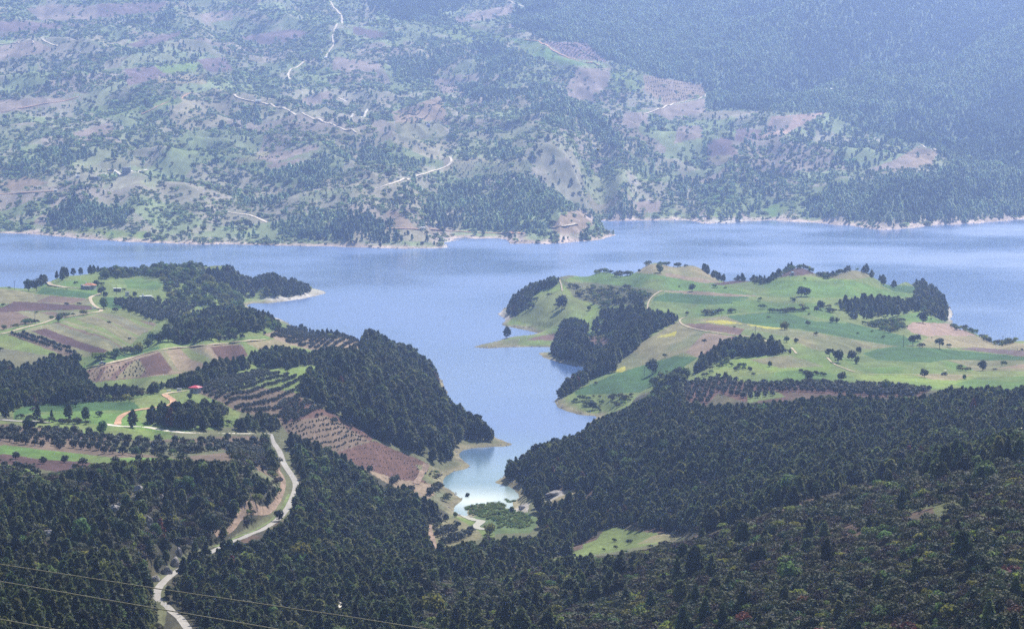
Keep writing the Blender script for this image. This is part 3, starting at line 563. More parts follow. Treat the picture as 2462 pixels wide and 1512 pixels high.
# furrows and strips
def strips(keys, ang, per, amp, seed):
    global gcol
    m = np.isin(gk, [KEYS.index(k) for k in keys])
    c = GX * math.cos(ang) + GY * math.sin(ang)
    s = (vnoise(c / per, c * 0 + .5, seed) - .5) * 2 * amp
    gcol = np.where(m[..., None], gcol * (1 + s[..., None]), gcol).astype(np.float32)
strips(('dry', 'greyg'), .25, 5.0, .20, 3); strips(('soil', 'redsoil', 'brown', 'purple'), .35, 3.0, .22, 4); strips(('wheat', 'lush'), 1.2, 9.0, .14, 5); strips(('tan', 'farsoil'), .15, 6.5, .24, 6)
def plot_strips(P, a, b, per, cols):
    """crop strips that run from a to b across one plot"""
    global gcol
    A_, B_ = np.array(at(*a)[:2]), np.array(at(*b)[:2]); d = (B_ - A_) / np.linalg.norm(B_ - A_)
    M = np.zeros((RH, RW), np.uint8); fill(M, P, 1); m = (look(M, GU, GV) > 0) & (GHID < 3) & (GU > 0) & (GU < 2462)
    c = ((GX - A_[0]) * -d[1] + (GY - A_[1]) * d[0]) / per; k = np.floor(c + (fbm(GX / 20, GY / 20, 8, 2) - .5) * .3)
    r = hash2(k, k * 0, 9); pick = np.clip((r * len(cols)).astype(int), 0, len(cols) - 1); cc = np.array([G[q] for q in cols], np.float32)[pick] * (.85 + .3 * hash2(k, k * 0, 11))[..., None]
    gcol = np.where(m[..., None], gcol * .2 + cc * .8, gcol).astype(np.float32)
plot_strips([(386,846),(416,840),(504,830),(531,872),(511,874),(464,893),(416,888)], (420,841), (468,888), 2.6, ('tan','dry','mead','pale','tan','greyg'))
plot_strips([(20,803),(102,782),(245,751),(375,777),(337,806),(307,836),(259,845),(204,856),(240,850),(262,843),(109,789),(75,795)], (109,789), (262,843), 3.4, ('dry','dry','greyg','mead','dry','brown'))
plot_strips([(90,708),(205,717),(218,731),(90,726)], (120,726), (150,712), 7, ('greyg','dry','mead','brown'))
plot_strips([(0,750),(218,748),(204,757),(85,774),(0,793)], (10,760), (60,785), 9, ('greyg','dry','greyg','brown'))
plot_strips([(1646,847),(1695,799),(1776,809),(1727,836),(1677,859)], (1650,850), (1720,800), 6, ('brown','brown','soil','tan'))
plot_strips([(208,892),(334,864),(360,903),(213,917)], (340,880), (320,905), 3, ('tan','brown','tan','dry'))
# washed shore below the trees
sn = fbm(GX / 12, GY / 18, 90, 3)
shore = np.clip(1.4 - GS / (np.where(farw > .5, 14, 4.5) * (.3 + 1.5 * sn)), 0, 1) * (GS > -8)
cove = np.exp(-(((GX - 5) / 160) ** 2 + ((GY - 1330) / 190) ** 2))
shc = np.where((farw > .5)[..., None], np.array((.44,.35,.29)), np.array((.22,.195,.115))) * (.65 + .7 * vnoise(GX / 5, GY / 8, 95))[..., None]
gcol = gcol * (1 - shore[..., None]) + shc * shore[..., None]
# white rock on the tip of the left headland and at the cliff
for uu, vv, du, dv in ((748, 705, 36, 8), (690, 718, 48, 5), (655, 762, 26, 9), (2283, 752, 14, 16), (1210, 758, 12, 10), (1078, 588, 14, 9), (1760, 533, 36, 6)):
    m = np.exp(-((GU - uu) / du) ** 2 - ((GV - vv) / dv) ** 2) * (GHID < 6) * np.clip(2.2 - GS / 14, 0, 1)
    gcol = mixin(np.clip(m * 2.2, 0, .95) * (.55 + .6 * sn), (.50,.46,.41))
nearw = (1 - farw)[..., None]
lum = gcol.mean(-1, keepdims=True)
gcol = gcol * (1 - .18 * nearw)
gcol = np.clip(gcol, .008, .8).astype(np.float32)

def grid_mesh(name, X, Y, Z, cols):
    ny, nx = X.shape
    me = bpy.data.meshes.new(name)
    n = nx * ny; me.vertices.add(n)
    me.vertices.foreach_set('co', np.stack([X, Y, Z], -1).astype(np.float32).ravel())
    idx = np.arange(n).reshape(ny, nx)
    q = np.stack([idx[:-1, :-1], idx[:-1, 1:], idx[1:, 1:], idx[1:, :-1]], -1).reshape(-1, 4)
    me.loops.add(q.size); me.loops.foreach_set('vertex_index', q.ravel().astype(np.int32))
    me.polygons.add(len(q)); me.polygons.foreach_set('loop_start', np.arange(0, q.size, 4, dtype=np.int32))
    me.polygons.foreach_set('use_smooth', np.ones(len(q), bool))
    me.update(calc_edges=True)
    if cols is not None:
        a = me.attributes.new('ground', 'FLOAT_COLOR', 'POINT')
        a.data.foreach_set('color', np.concatenate([cols.reshape(-1, 3), np.ones((n, 1))], 1).astype(np.float32).ravel())
    return me

def newmat(name):
    m = bpy.data.materials.new(name); m.use_nodes = True
    n = m.node_tree.nodes; b = n['Principled BSDF']
    b.inputs['Specular IOR Level'].default_value = .2
    return m, n, m.node_tree.links, b
def noise_mul(n, L, src, out, scales, lo, hi):
    """multiply a colour by layered world-space noise"""
    tc = n.new('ShaderNodeTexCoord'); cur = src
    for s in scales:
        mp = n.new('ShaderNodeMapping'); mp.inputs['Scale'].default_value = (1, .35, 1); L.new(tc.outputs['Object'], mp.inputs[0])
        t = n.new('ShaderNodeTexNoise'); t.inputs['Scale'].default_value = s; t.inputs['Detail'].default_value = 4; L.new(mp.outputs[0], t.inputs['Vector'])
        r = n.new('ShaderNodeMapRange'); r.inputs[1].default_value = .25; r.inputs[2].default_value = .75; r.inputs[3].default_value = lo; r.inputs[4].default_value = hi
        L.new(t.outputs[0], r.inputs[0])
        x = n.new('ShaderNodeMix'); x.data_type = 'RGBA'; x.blend_type = 'MULTIPLY'; x.inputs[0].default_value = 1
        L.new(cur, x.inputs[6]); L.new(r.outputs[0], x.inputs[7]); cur = x.outputs[2]
    L.new(cur, out)
def flat(name, c, rough=.85, scales=(), lo=.75, hi=1.25, spec=.2, metal=0):
    m, n, L, b = newmat(name); b.inputs['Roughness'].default_value = rough; b.inputs['Specular IOR Level'].default_value = spec; b.inputs['Metallic'].default_value = metal
    b.inputs['Base Color'].default_value = (*c, 1)
    if scales:
        r = n.new('ShaderNodeRGB'); r.outputs[0].default_value = (*c, 1); noise_mul(n, L, r.outputs[0], b.inputs['Base Color'], scales, lo, hi)
    return m
gm, n, L, b = newmat('ground'); b.inputs['Roughness'].default_value = .95; b.inputs['Specular IOR Level'].default_value = .08
at_ = n.new('ShaderNodeAttribute'); at_.attribute_name = 'ground'
noise_mul(n, L, at_.outputs['Color'], b.inputs['Base Color'], (.02, .11, .6, 1.9), .76, 1.26)
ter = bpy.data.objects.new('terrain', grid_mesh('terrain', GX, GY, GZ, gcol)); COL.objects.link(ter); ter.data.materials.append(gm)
tag(ter, kind='structure')

# ------------------------------------------------------------------ the lake
WS = np.linspace(T0 - .17, T1 + .17, 60); wl = np.exp(np.linspace(math.log(1050), math.log(4300), 80))
WT, WY = np.meshgrid(WS, wl)
wm, n, L, b = newmat('lake_water')
tc = n.new('ShaderNodeTexCoord')
def tnoise(scale, sx, sy, det=3):
    mp = n.new('ShaderNodeMapping'); mp.inputs['Scale'].default_value = (sx, sy, 1); L.new(tc.outputs['Object'], mp.inputs[0])
    t = n.new('ShaderNodeTexNoise'); t.inputs['Scale'].default_value = scale; t.inputs['Detail'].default_value = det; L.new(mp.outputs[0], t.inputs['Vector']); return t
def mrange(src, a, b_, c, d):
    r = n.new('ShaderNodeMapRange'); r.interpolation_type = 'SMOOTHSTEP'; L.new(src, r.inputs[0])
    for i, q in enumerate((a, b_, c, d)): r.inputs[i + 1].default_value = q
    return r
# silt carried in by the stream clears with distance from its mouth
gx, gy = unproj(1150, 1205, 0)
vs = n.new('ShaderNodeVectorMath'); vs.operation = 'SUBTRACT'; L.new(tc.outputs['Object'], vs.inputs[0]); vs.inputs[1].default_value = (float(gx), float(gy), 0)
vm = n.new('ShaderNodeVectorMath'); vm.operation = 'MULTIPLY'; L.new(vs.outputs[0], vm.inputs[0]); vm.inputs[1].default_value = (1.4, 1, 0)
ln = n.new('ShaderNodeVectorMath'); ln.operation = 'LENGTH'; L.new(vm.outputs[0], ln.inputs[0])
wob = tnoise(.02, 1, .5); ad = n.new('ShaderNodeMath'); ad.operation = 'MULTIPLY_ADD'; L.new(wob.outputs[0], ad.inputs[0]); ad.inputs[1].default_value = 60; L.new(ln.outputs[1], ad.inputs[2])
silt = mrange(ad.outputs[0], 12, 92, 1, 0); milky = mrange(ad.outputs[0], 60, 330, 1, 0)
c0 = n.new('ShaderNodeRGB'); c0.outputs[0].default_value = (.072, .135, .29, 1)
x1 = n.new('ShaderNodeMix'); x1.data_type = 'RGBA'; L.new(milky.outputs[0], x1.inputs[0]); L.new(c0.outputs[0], x1.inputs[6]); x1.inputs[7].default_value = (.13, .21, .22, 1)
x2 = n.new('ShaderNodeMix'); x2.data_type = 'RGBA'; L.new(silt.outputs[0], x2.inputs[0]); L.new(x1.outputs[2], x2.inputs[6]); x2.inputs[7].default_value = (.60, .65, .58, 1)
L.new(x2.outputs[2], b.inputs['Base Color'])
b.inputs['IOR'].default_value = 1.333; b.inputs['Specular IOR Level'].default_value = .5
wind = tnoise(.004, 1, .7, 4); wr = mrange(wind.outputs[0], .36, .64, .14, .32); L.new(wr.outputs[0], b.inputs['Roughness'])
wv = tnoise(.35, 1, .6, 3); bp = n.new('ShaderNodeBump'); bp.inputs['Distance'].default_value = 1.0
ws = mrange(wind.outputs[0], .3, .7, .04, .13); L.new(ws.outputs[0], bp.inputs['Strength']); L.new(wv.outputs[0], bp.inputs['Height']); L.new(bp.outputs[0], b.inputs['Normal'])
lake = bpy.data.objects.new('lake_water', grid_mesh('lake_water', WT * WY, WY, WY * 0, None)); COL.objects.link(lake); lake.data.materials.append(wm)
tag(lake, kind='structure')

# ------------------------------------------------------------------ the air
hm = bpy.data.materials.new('haze'); hm.use_nodes = True; hn = hm.node_tree.nodes; hn.clear()
ho = hn.new('ShaderNodeOutputMaterial'); hv = hn.new('ShaderNodeVolumePrincipled')
hv.inputs['Color'].default_value = (*HAZE_COLOR, 1); hv.inputs['Density'].default_value = HAZE_DENSITY; hv.inputs['Anisotropy'].default_value = HAZE_G
hm.node_tree.links.new(hv.outputs[0], ho.inputs['Volume'])
ztop = max(float(GZ.max()) + 25, H + 40); zbot = float(GZ.min()) - 1
hb = bmesh.new(); bmesh.ops.create_cube(hb, size=1)
bmesh.ops.transform(hb, matrix=Matrix.Translation((0, 4100, (ztop + zbot) / 2)) @ Matrix.Diagonal((6200, 8400, ztop - zbot, 1)), verts=hb.verts)
hme = bpy.data.meshes.new('haze'); hb.to_mesh(hme); hb.free()
haze = bpy.data.objects.new('haze', hme); COL.objects.link(haze); hme.materials.append(hm); tag(haze, kind='stuff')
# ------------------------------------------------------------------ vegetation: meshes
def leafmat(name, c, var=.35, trans=.25):
    m, n, L, b = newmat(name); b.inputs['Roughness'].default_value = .7; b.inputs['Specular IOR Level'].default_value = .15
    oi = n.new('ShaderNodeObjectInfo'); r = n.new('ShaderNodeMapRange'); r.inputs[3].default_value = 1 - var; r.inputs[4].default_value = 1 + var
    L.new(oi.outputs['Random'], r.inputs[0])
    g = n.new('ShaderNodeNewGeometry'); r2 = n.new('ShaderNodeMapRange'); r2.inputs[3].default_value = .65; r2.inputs[4].default_value = 1.4; L.new(g.outputs['Random Per Island'], r2.inputs[0])
    mu = n.new('ShaderNodeMath'); mu.operation = 'MULTIPLY'; L.new(r.outputs[0], mu.inputs[0]); L.new(r2.outputs[0], mu.inputs[1])
    # from tree to tree the green leans to yellow or to blue
    hs = n.new('ShaderNodeHueSaturation'); hs.inputs['Color'].default_value = (*c, 1)
    m3 = n.new('ShaderNodeMath'); m3.operation = 'MULTIPLY'; L.new(oi.outputs['Random'], m3.inputs[0]); m3.inputs[1].default_value = 7.31
    fr = n.new('ShaderNodeMath'); fr.operation = 'FRACT'; L.new(m3.outputs[0], fr.inputs[0])
    r3 = n.new('ShaderNodeMapRange'); r3.inputs[3].default_value = .465; r3.inputs[4].default_value = .535; L.new(fr.outputs[0], r3.inputs[0]); L.new(r3.outputs[0], hs.inputs['Hue']); L.new(mu.outputs[0], hs.inputs['Value'])
    L.new(hs.outputs[0], b.inputs['Base Color'])
    t = n.new('ShaderNodeBsdfTranslucent'); L.new(hs.outputs[0], t.inputs['Color']); x = n.new('ShaderNodeMixShader'); x.inputs[0].default_value = trans
    L.new(b.outputs[0], x.inputs[1]); L.new(t.outputs[0], x.inputs[2]); L.new(x.outputs[0], n['Material Output'].inputs['Surface'])
    return m
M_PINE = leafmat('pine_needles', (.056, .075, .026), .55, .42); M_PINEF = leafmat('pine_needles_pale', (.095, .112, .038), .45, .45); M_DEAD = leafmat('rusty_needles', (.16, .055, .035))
M_PFAR = leafmat('pine_far', (.135, .19, .11), .5, .45); M_PFARLIT = leafmat('pine_far_lit', (.31, .40, .24), .4, .5); M_LFAR = leafmat('bush_far', (.235, .31, .125), .4, .5)
M_LEAF = leafmat('leaves_green', (.095, .145, .042), .4, .45); M_LEAFY = leafmat('leaves_yellow_green', (.17, .19, .04), .35, .42); M_LEAFD = leafmat('leaves_dark', (.032, .052, .023))
M_OLIVE = leafmat('olive_leaves', (.055, .068, .046), .25); M_OLIVEY = leafmat('sapling_leaves', (.060, .080, .045), .25)
M_BROWNB = leafmat('twigs_brown', (.06, .046, .034)); M_OLIVB = leafmat('scrub_leaves', (.062, .070, .028)); M_REED = leafmat('reed_blades', (.13, .18, .065), .3, .5)
M_BARK = flat('bark', (.09, .065, .045), .9, (3,))
M_BARKP = flat('bark_pale', (.19, .15, .11), .9, (3,))

def quads(C, N, size, r, asp=1.0):
    """leaf clumps: one small bent quad at each centre C, facing roughly along N"""
    n = len(C); N = N + r.normal(0, .55, (n, 3)); N /= np.linalg.norm(N, axis=1)[:, None]
    up = r.normal(0, 1, (n, 3)); T = np.cross(N, up); T /= np.linalg.norm(T, axis=1)[:, None] + 1e-9; B = np.cross(N, T)
    s = (size * r.uniform(.6, 1.35, n))[:, None]
    a = C - T * s * .5 - B * s * .5 * asp; b = C + T * s * .55 - B * s * .35 * asp - N * s * .15; c = C + T * s * .45 + B * s * .5 * asp; d = C - T * s * .5 + B * s * .4 * asp - N * s * .2
    return np.stack([a, b, c, d], 1).reshape(-1, 3)
def tube(pts_, rad, k=5):
    V = []; Fc = []
    for i, (p, q) in enumerate(zip(pts_, rad)):
        for j in range(k):
            a = 2 * math.pi * j / k; V.append((p[0] + q * math.cos(a), p[1] + q * math.sin(a), p[2]))
    for i in range(len(pts_) - 1):
        for j in range(k): Fc.append((i * k + j, i * k + (j + 1) % k, (i + 1) * k + (j + 1) % k, (i + 1) * k + j))
    return V, Fc
def trunk_parts(kind, r, top, w):
    """tapered trunk with a few limbs, unit height tree"""
    V = []; Fc = []
    def add(v, f):
        o = len(V); V.extend(v); Fc.extend([tuple(i + o for i in q) for q in f])
    lean = r.normal(0, .02, 2)
    add(*tube([(0, 0, -.10), (lean[0] * .4, lean[1] * .4, top * .35), (lean[0], lean[1], top * .7), (lean[0] * 1.6, lean[1] * 1.6, top)], [w * 1.25, w, w * .65, w * .2], 6))
    for i in range(5 if kind != 'pine' else 6):
        a = i * 2.4 + r.uniform(0, 1); z0 = top * (.38 + .09 * i); L_ = (.26 if kind != 'pine' else .2) * (1.1 - z0 * .6)
        p0 = (lean[0], lean[1], z0); p1 = (math.cos(a) * L_, math.sin(a) * L_, z0 + L_ * (.7 if kind != 'pine' else .25))
        add(*tube([p0, ((p0[0] + p1[0]) / 2, (p0[1] + p1[1]) / 2, (p0[2] + p1[2]) / 2 + .01), p1], [w * .45, w * .3, w * .1], 4))
    return V, Fc
def make_mesh(name, Vq, mats, tr=None):
    n = len(Vq); f = np.arange(n).reshape(-1, 4)
    V = [tuple(v) for v in Vq]; Fc = [tuple(int(i) for i in q) for q in f]; mi = [0] * len(Fc)
    if tr:
        V += tr[0]; Fc += [tuple(i + n for i in q) for q in tr[1]]; mi += [1] * len(tr[1])
    me = bpy.data.meshes.new(name); me.from_pydata(V, [], Fc)
    for m in mats: me.materials.append(m)
    me.polygons.foreach_set('material_index', mi); me.polygons.foreach_set('use_smooth', [False] * len(Fc)); me.update()
    return me
def crown_pine(seed, nq, size, round_=.0, rad=.30, low=.12):
    r = np.random.default_rng(seed); C = []; N = []
    nb = 26
    for i in range(nb):                              # boughs set round the stem, longest low down
        s = low + (1 - low) * (i / nb) ** .85; q = (s - low) / (1 - low)
        R = rad * ((1 - q) ** (.75 - .3 * round_)) * (min(1, .55 + q * 2.2)) * r.uniform(.7, 1.18) + .012
        a = i * 2.399 + r.uniform(-.4, .4)
        for j in range(max(2, int(nq / nb * (.5 + 1.2 * R / rad)))):
            f = r.uniform(.35, 1.0) ** .6; b_ = a + r.normal(0, .42)
            C.append((math.cos(b_) * R * f, math.sin(b_) * R * f, s + R * f * .22 + r.normal(0, .022))); N.append((math.cos(b_) * .8, math.sin(b_) * .8, .75))
    for j in range(4): C.append((r.normal(0, .012), r.normal(0, .012), .97 + j * .012)); N.append((r.normal(), r.normal(), .6))
    return quads(np.array(C), np.array(N), size, r, 1.25)
def crown_leaf(seed, nq, size, rx=.40, zc=.56, rz=.46, lobes=11, flat_=False):
    r = np.random.default_rng(seed); C = []; N = []
    Ls = []
    for i in range(lobes):
        a = i * 2.399 + r.uniform(-.3, .3); h_ = r.uniform(-.75, .85) if i else .8; q = math.sqrt(max(0, 1 - h_ * h_)) * .62 * r.uniform(.75, 1.1)
        Ls.append((np.array((math.cos(a) * q * rx, math.sin(a) * q * rx, zc + h_ * rz * .6)), rx * r.uniform(.42, .62)))
    for j in range(nq):
        c, R = Ls[j % lobes]; d = r.normal(0, 1, 3); d /= np.linalg.norm(d)
        C.append(c + d * R * np.array((1, 1, rz / rx)) * r.uniform(.7, 1.05)); N.append(d + np.array((0, 0, .25)))
    return quads(np.array(C), np.array(N), size, r)
def shrub_q(seed, nq, size, rx=.55):
    r = np.random.default_rng(seed); C = []; N = []
    Ls = [(np.array((r.uniform(-.35, .35), r.uniform(-.35, .35), r.uniform(.25, .58))), r.uniform(.26, .42)) for _ in range(6)]
    for j in range(nq):
        c, R = Ls[j % 6]; d = r.normal(0, 1, 3); d /= np.linalg.norm(d); d[2] = abs(d[2]) if r.uniform() < .8 else d[2]
        p = c + d * R * r.uniform(.75, 1.05); p[2] = max(p[2], .03); C.append(p); N.append(d)
    return quads(np.array(C), np.array(N), size, r)

PROTO = {}
def proto(key, me):
    PROTO.setdefault(key, []).append(bpy.data.objects.new('source_' + key, me))
CROWN, TRUNK = {}, {}
def tree_kind(key, crowns, mat, kind, top, w, bark):
    for i, q in enumerate(crowns):
        r = np.random.default_rng(99 + i); tr = trunk_parts(kind, r, top, w)
        proto(key, make_mesh(key, q, [mat, bark], tr))
        CROWN.setdefault(key, []).append(make_mesh(key + '_crown', q, [mat]))
        me = bpy.data.meshes.new(key + '_trunk'); me.from_pydata(tr[0], [], tr[1]); me.materials.append(bark); TRUNK.setdefault(key, []).append(me)
tree_kind('pine', [crown_pine(1, 230, .105), crown_pine(2, 230, .105, .5, .33), crown_pine(3, 220, .11, 1, .36, .2), crown_pine(4, 220, .10, 0, .25)], M_PINE, 'pine', .93, .020, M_BARK)
tree_kind('pinep', [crown_pine(5, 220, .105, .6, .33), crown_pine(6, 220, .105, .2, .3)], M_PINEF, 'pine', .93, .020, M_BARK)
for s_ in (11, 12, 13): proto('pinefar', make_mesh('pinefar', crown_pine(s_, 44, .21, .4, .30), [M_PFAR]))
for s_ in (16, 17): proto('pinefarpale', make_mesh('pinefarpale', crown_pine(s_, 44, .21, .5, .32), [M_PFARLIT]))  # lighter copy of the far pine, sunlit slope tone painted into its colour
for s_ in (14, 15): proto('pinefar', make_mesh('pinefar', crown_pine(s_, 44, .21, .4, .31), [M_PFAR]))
tree_kind('leaf', [crown_leaf(21, 300, .115), crown_leaf(22, 300, .115, .44, .55, .45, 10)], M_LEAF, 'leaf', .62, .024, M_BARK)
tree_kind('leafd', [crown_leaf(23, 340, .105, .40, .58, .44, 11), crown_leaf(24, 320, .11, .45, .58, .40, 10)], M_LEAFD, 'leaf', .62, .026, M_BARK)
tree_kind('leafy', [crown_leaf(25, 300, .115, .42, .54, .46, 11)], M_LEAFY, 'leaf', .6, .022, M_BARKP)
tree_kind('umbrella', [crown_leaf(26, 320, .105, .48, .66, .32, 10)], M_LEAFD, 'leaf', .74, .026, M_BARK)
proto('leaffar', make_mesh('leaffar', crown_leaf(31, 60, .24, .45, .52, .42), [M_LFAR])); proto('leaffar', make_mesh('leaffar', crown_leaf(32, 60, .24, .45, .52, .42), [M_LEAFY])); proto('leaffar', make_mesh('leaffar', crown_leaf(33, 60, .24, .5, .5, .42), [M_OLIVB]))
SHRUBMATS = [('dark green', M_LEAFD), ('dark green', M_LEAFD), ('dull green', M_OLIVB), ('dull green', M_OLIVB), ('brown twiggy', M_BROWNB), ('yellow green', M_LEAFY), ('rusty red', M_DEAD), ('leafy green', M_LEAF)]
for i, (_, m) in enumerate(SHRUBMATS): proto('shrub', make_mesh('shrub', shrub_q(40 + i, 150, .145), [m]))
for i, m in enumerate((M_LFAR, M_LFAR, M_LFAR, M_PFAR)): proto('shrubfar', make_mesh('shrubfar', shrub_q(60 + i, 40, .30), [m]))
for i in range(3):
    r = np.random.default_rng(70 + i); tr = trunk_parts('leaf', r, .5, .045); proto('olive', make_mesh('olive', crown_leaf(70 + i, 140, .17, .47, .52, .46, 8), [M_OLIVE, M_BARKP], tr))
proto('olivefar', make_mesh('olivefar', crown_leaf(75, 44, .28, .48, .55, .42, 6), [M_OLIVE])); proto('sapling', make_mesh('sapling', crown_leaf(76, 40, .26, .32, .55, .42, 5), [M_OLIVEY]))
_r = np.random.default_rng(5); _c = np.stack([_r.uniform(-.5, .5, 90), _r.uniform(-.5, .5, 90), _r.uniform(.3, .8, 90)], 1)
_v = []
for p in _c:
    a = _r.uniform(0, 6.28); t = np.array((math.cos(a), math.sin(a), 0)) * .045; ln_ = np.array((_r.normal(0, .10), _r.normal(0, .10), 1.0)) * _r.uniform(.35, .55); b0 = np.array((p[0], p[1], 0))
    _v += [b0 - t, b0 + t, b0 + t * .4 + ln_ * 1.9, b0 - t * .4 + ln_ * 1.9]
proto('reed', make_mesh('reed', np.array(_v), [M_REED]))

# ------------------------------------------------------------------ vegetation: where it stands
def cand(n, y0, y1, tpad=.045):
    y = np.sqrt(rng.uniform(y0 * y0, y1 * y1, n)); t = rng.uniform(T0 - tpad, T1 + tpad, n); return t * y, y
def sample(mask, y0, y1, per, hmin, hmax, clump, seed, slack=1.2, tpad=.09, thin=0, top=True):
    n = int((T1 - T0 + 2 * tpad) * (y1 * y1 - y0 * y0) / 2 / per); x, y = cand(n, y0, y1, tpad)
    z, s = height(x, y, True); xm = mirror(x / y, T0, T1) * y; u, v = proj(xm, y, z); u0_ = UC + F * x / y
    h = rng.uniform(0, 1, n) ** 1.3 * (hmax - hmin) + hmin; hp_ = h * F / y
    d = np.minimum(look(mask, u, v), look(mask, u, v - .75 * hp_) + np.where(y > 3000, .3, 0)) if top else look(mask, u, v)
    hid = grid_at(GHID, x, y); nz = fbm(xm / clump, y / clump / 1.6, seed, 3)
    p = d * np.clip(.25 + (nz - .30) * 2.6, .02, 1.25) if thin == 0 else d * np.clip((nz - thin) * 9, 0.03, 1)
    if clump > 50: p = np.where(d > .84, d, d * np.clip(.06 + (nz - .36) * 4.2, .03, 1.3))
    p = np.where(d > .85, d * np.clip(.45 + (nz - .3) * 3.2, .22 if clump < 50 else .62, 1), p)
    h = h * (.72 + .6 * fbm(xm / 45, y / 70, seed + 40, 3)) * rng.uniform(.72, 1.22, n)
    ok = (rng.uniform(0, 1, n) < p) & (s > 3.5) & (z > .4) & (hid < h * slack) & (v < 1640) & (u0_ > -150 - 5e5 / y) & (u0_ < 2612 + 5e5 / y)
    return np.stack([x[ok], y[ok], z[ok], h[ok], np.where((u0_ < -25) | (u0_ > 2487), u0_, u)[ok], v[ok], hid[ok]], 1)
def rows_of(P, a, b, along, gap, hmin, hmax, jit=.35, keep=.95):
    """orchard rows: trees on a lattice whose rows run from a to b"""
    Q = [at(*p) for p in P]; Q = [q for q in Q if q]
    A_ = at(*a); B_ = at(*b)
    if not (A_ and B_ and Q): return np.zeros((0, 7))
    d = np.array(B_[:2]) - np.array(A_[:2]); d /= np.linalg.norm(d); n_ = np.array((-d[1], d[0]))
    q = np.array(Q)[:, :2] - np.array(A_[:2]); e, f = q @ d, q @ n_
    I, J = np.meshgrid(np.arange(math.floor(e.min() / along) - 3, math.ceil(e.max() / along) + 4), np.arange(math.floor(f.min() / gap) - 3, math.ceil(f.max() / gap) + 4))
    p = np.array(A_[:2]) + I.ravel()[:, None] * along * d + J.ravel()[:, None] * gap * n_
    p = p + rng.normal(0, jit, p.shape); p = p[rng.uniform(size=len(p)) < keep]
    p = p[p[:, 1] > 460]
    x, y = p[:, 0], p[:, 1]; z, s = height(x, y, True); u, v = proj(x, y, z)
    M = np.zeros((RH, RW), np.uint8); fill(M, P, 1)
    h = rng.uniform(hmin, hmax, len(p)); hid = grid_at(GHID, x, y)
    ok = (look(M, np.clip(u, 0, 2461), v) > 0) & (u >= 0) & (u < 2462) & (s > 3) & (hid < h * .8)
    return np.stack([x, y, z, h, u, v, hid], 1)[ok]

roadmask = np.zeros((RH, RW), bool)
def keep_off(A):
    if not len(A): return A
    hp_ = A[:, 3] * F / A[:, 1]; bad = look(roadmask, A[:, 4], A[:, 5])
    for C3, _h, _s in ROADC: bad |= (((A[:, None, :2] - C3[None, ::2, :2]) ** 2).sum(2).min(1) < 3.4 ** 2)
    for f in (.4, .8): bad |= look(roadmask, A[:, 4], A[:, 5] - f * hp_) & (rng.uniform(size=len(A)) < .85)
    return A[~bad]
# ------------------------------------------------------------------ roads and tracks
ROADM = {'asphalt': flat('asphalt_pale', (.30, .28, .25), .9, (.4, 3), .85, 1.15), 'white': flat('chalk_gravel', (.62, .56, .46), .95, (.3, 2)), 'ochre': flat('ochre_dirt', (.46, .27, .16), .95, (.1, .5), .7, 1.3),
         'cream': flat('cream_dirt', (.40, .325, .21), .95, (.15, 1)), 'far_cream': flat('pale_far_dirt', (.62, .53, .40), .95, (.15, 1)), 'cut': flat('road_cut_earth', (.24, .165, .115), .95, (.15, .8), .6, 1.35), 'verge': flat('grass_verge', (.13, .17, .05), .95, (.2, 1), .6, 1.3)}
def ribbon(name, P, width, mat, off=0.0, lift=.25, label=None, cat=None, step=5, mark=0, kind='structure', jag=.0, C=None):
    W = C[:, :2] if C is not None else np.array([q[:2] for q in (at(u, v) for u, v in smooth(P, step)) if q])
    for _ in range(3): W[1:-1] = (W[:-2] + 2 * W[1:-1] + W[2:]) / 4
    seg = np.hypot(*(W[1:] - W[:-1]).T); L_ = np.concatenate([[0], np.cumsum(seg)]); m = max(4, int(L_[-1] / (1.5 if C is not None else 3)))
    s = np.linspace(0, L_[-1], m); W = np.stack([np.interp(s, L_, W[:, 0]), np.interp(s, L_, W[:, 1])], 1)
    T_ = np.gradient(W, axis=0); T_ /= np.linalg.norm(T_, axis=1)[:, None] + 1e-9; N_ = np.stack([-T_[:, 1], T_[:, 0]], 1)
    K = 5; V = []
    js = (fbm(s / 6, s * 0 + off, 7, 3) - .5) * jag * 2
    for k in range(K):
        q = W + N_ * (off + ((k / (K - 1) - .5) * width) * (1 + js[:, None])) ; z = height(q[:, 0], q[:, 1]) + lift
        V.append(np.stack([q[:, 0], q[:, 1], z], 1))
    V = np.stack(V, 1)
    if lift > .2:
        zz = V[:, :, 2].max(1) * .5 + V[:, :, 2].mean(1) * .5
        V[:, :, 2] = np.maximum(V[:, :, 2], zz[:, None] - .2)
    me = bpy.data.meshes.new(name); idx = np.arange(m * K).reshape(m, K); Fc = np.stack([idx[:-1, :-1], idx[:-1, 1:], idx[1:, 1:], idx[1:, :-1]], -1).reshape(-1, 4)
    me.from_pydata(V.reshape(-1, 3).tolist(), [], Fc.tolist()); me.materials.append(mat)
    if me.polygons[0].normal.z < 0: me.flip_normals()
    o = bpy.data.objects.new(name, me); COL.objects.link(o); tag(o, label, cat, None, kind)
    u, v = proj(V[:, 2, 0], V[:, 2, 1], V[:, 2, 2])
    if mark:
        for a, b, y in zip(u, v, V[:, 2, 1]):
            rr = mark * (width / 2 + .35) * F / y; rv = max(3, rr * .4)
            a0, a1, b0, b1 = int(a - rr), int(a + rr), int(b - rv - RV0), int(b + rv * 1.7 - RV0)
            roadmask[max(0, b0):max(0, b1), max(0, a0):max(0, a1)] = True
    return W
k1 = int(np.argmin(np.abs(proj(*C1.T)[1] - 1300))); k2 = int(np.argmin(np.abs(proj(*C1.T)[1] - 1366)))
ribbon('road', R1, 2.5, ROADM['asphalt'], lift=.06, jag=.06, C=C1)
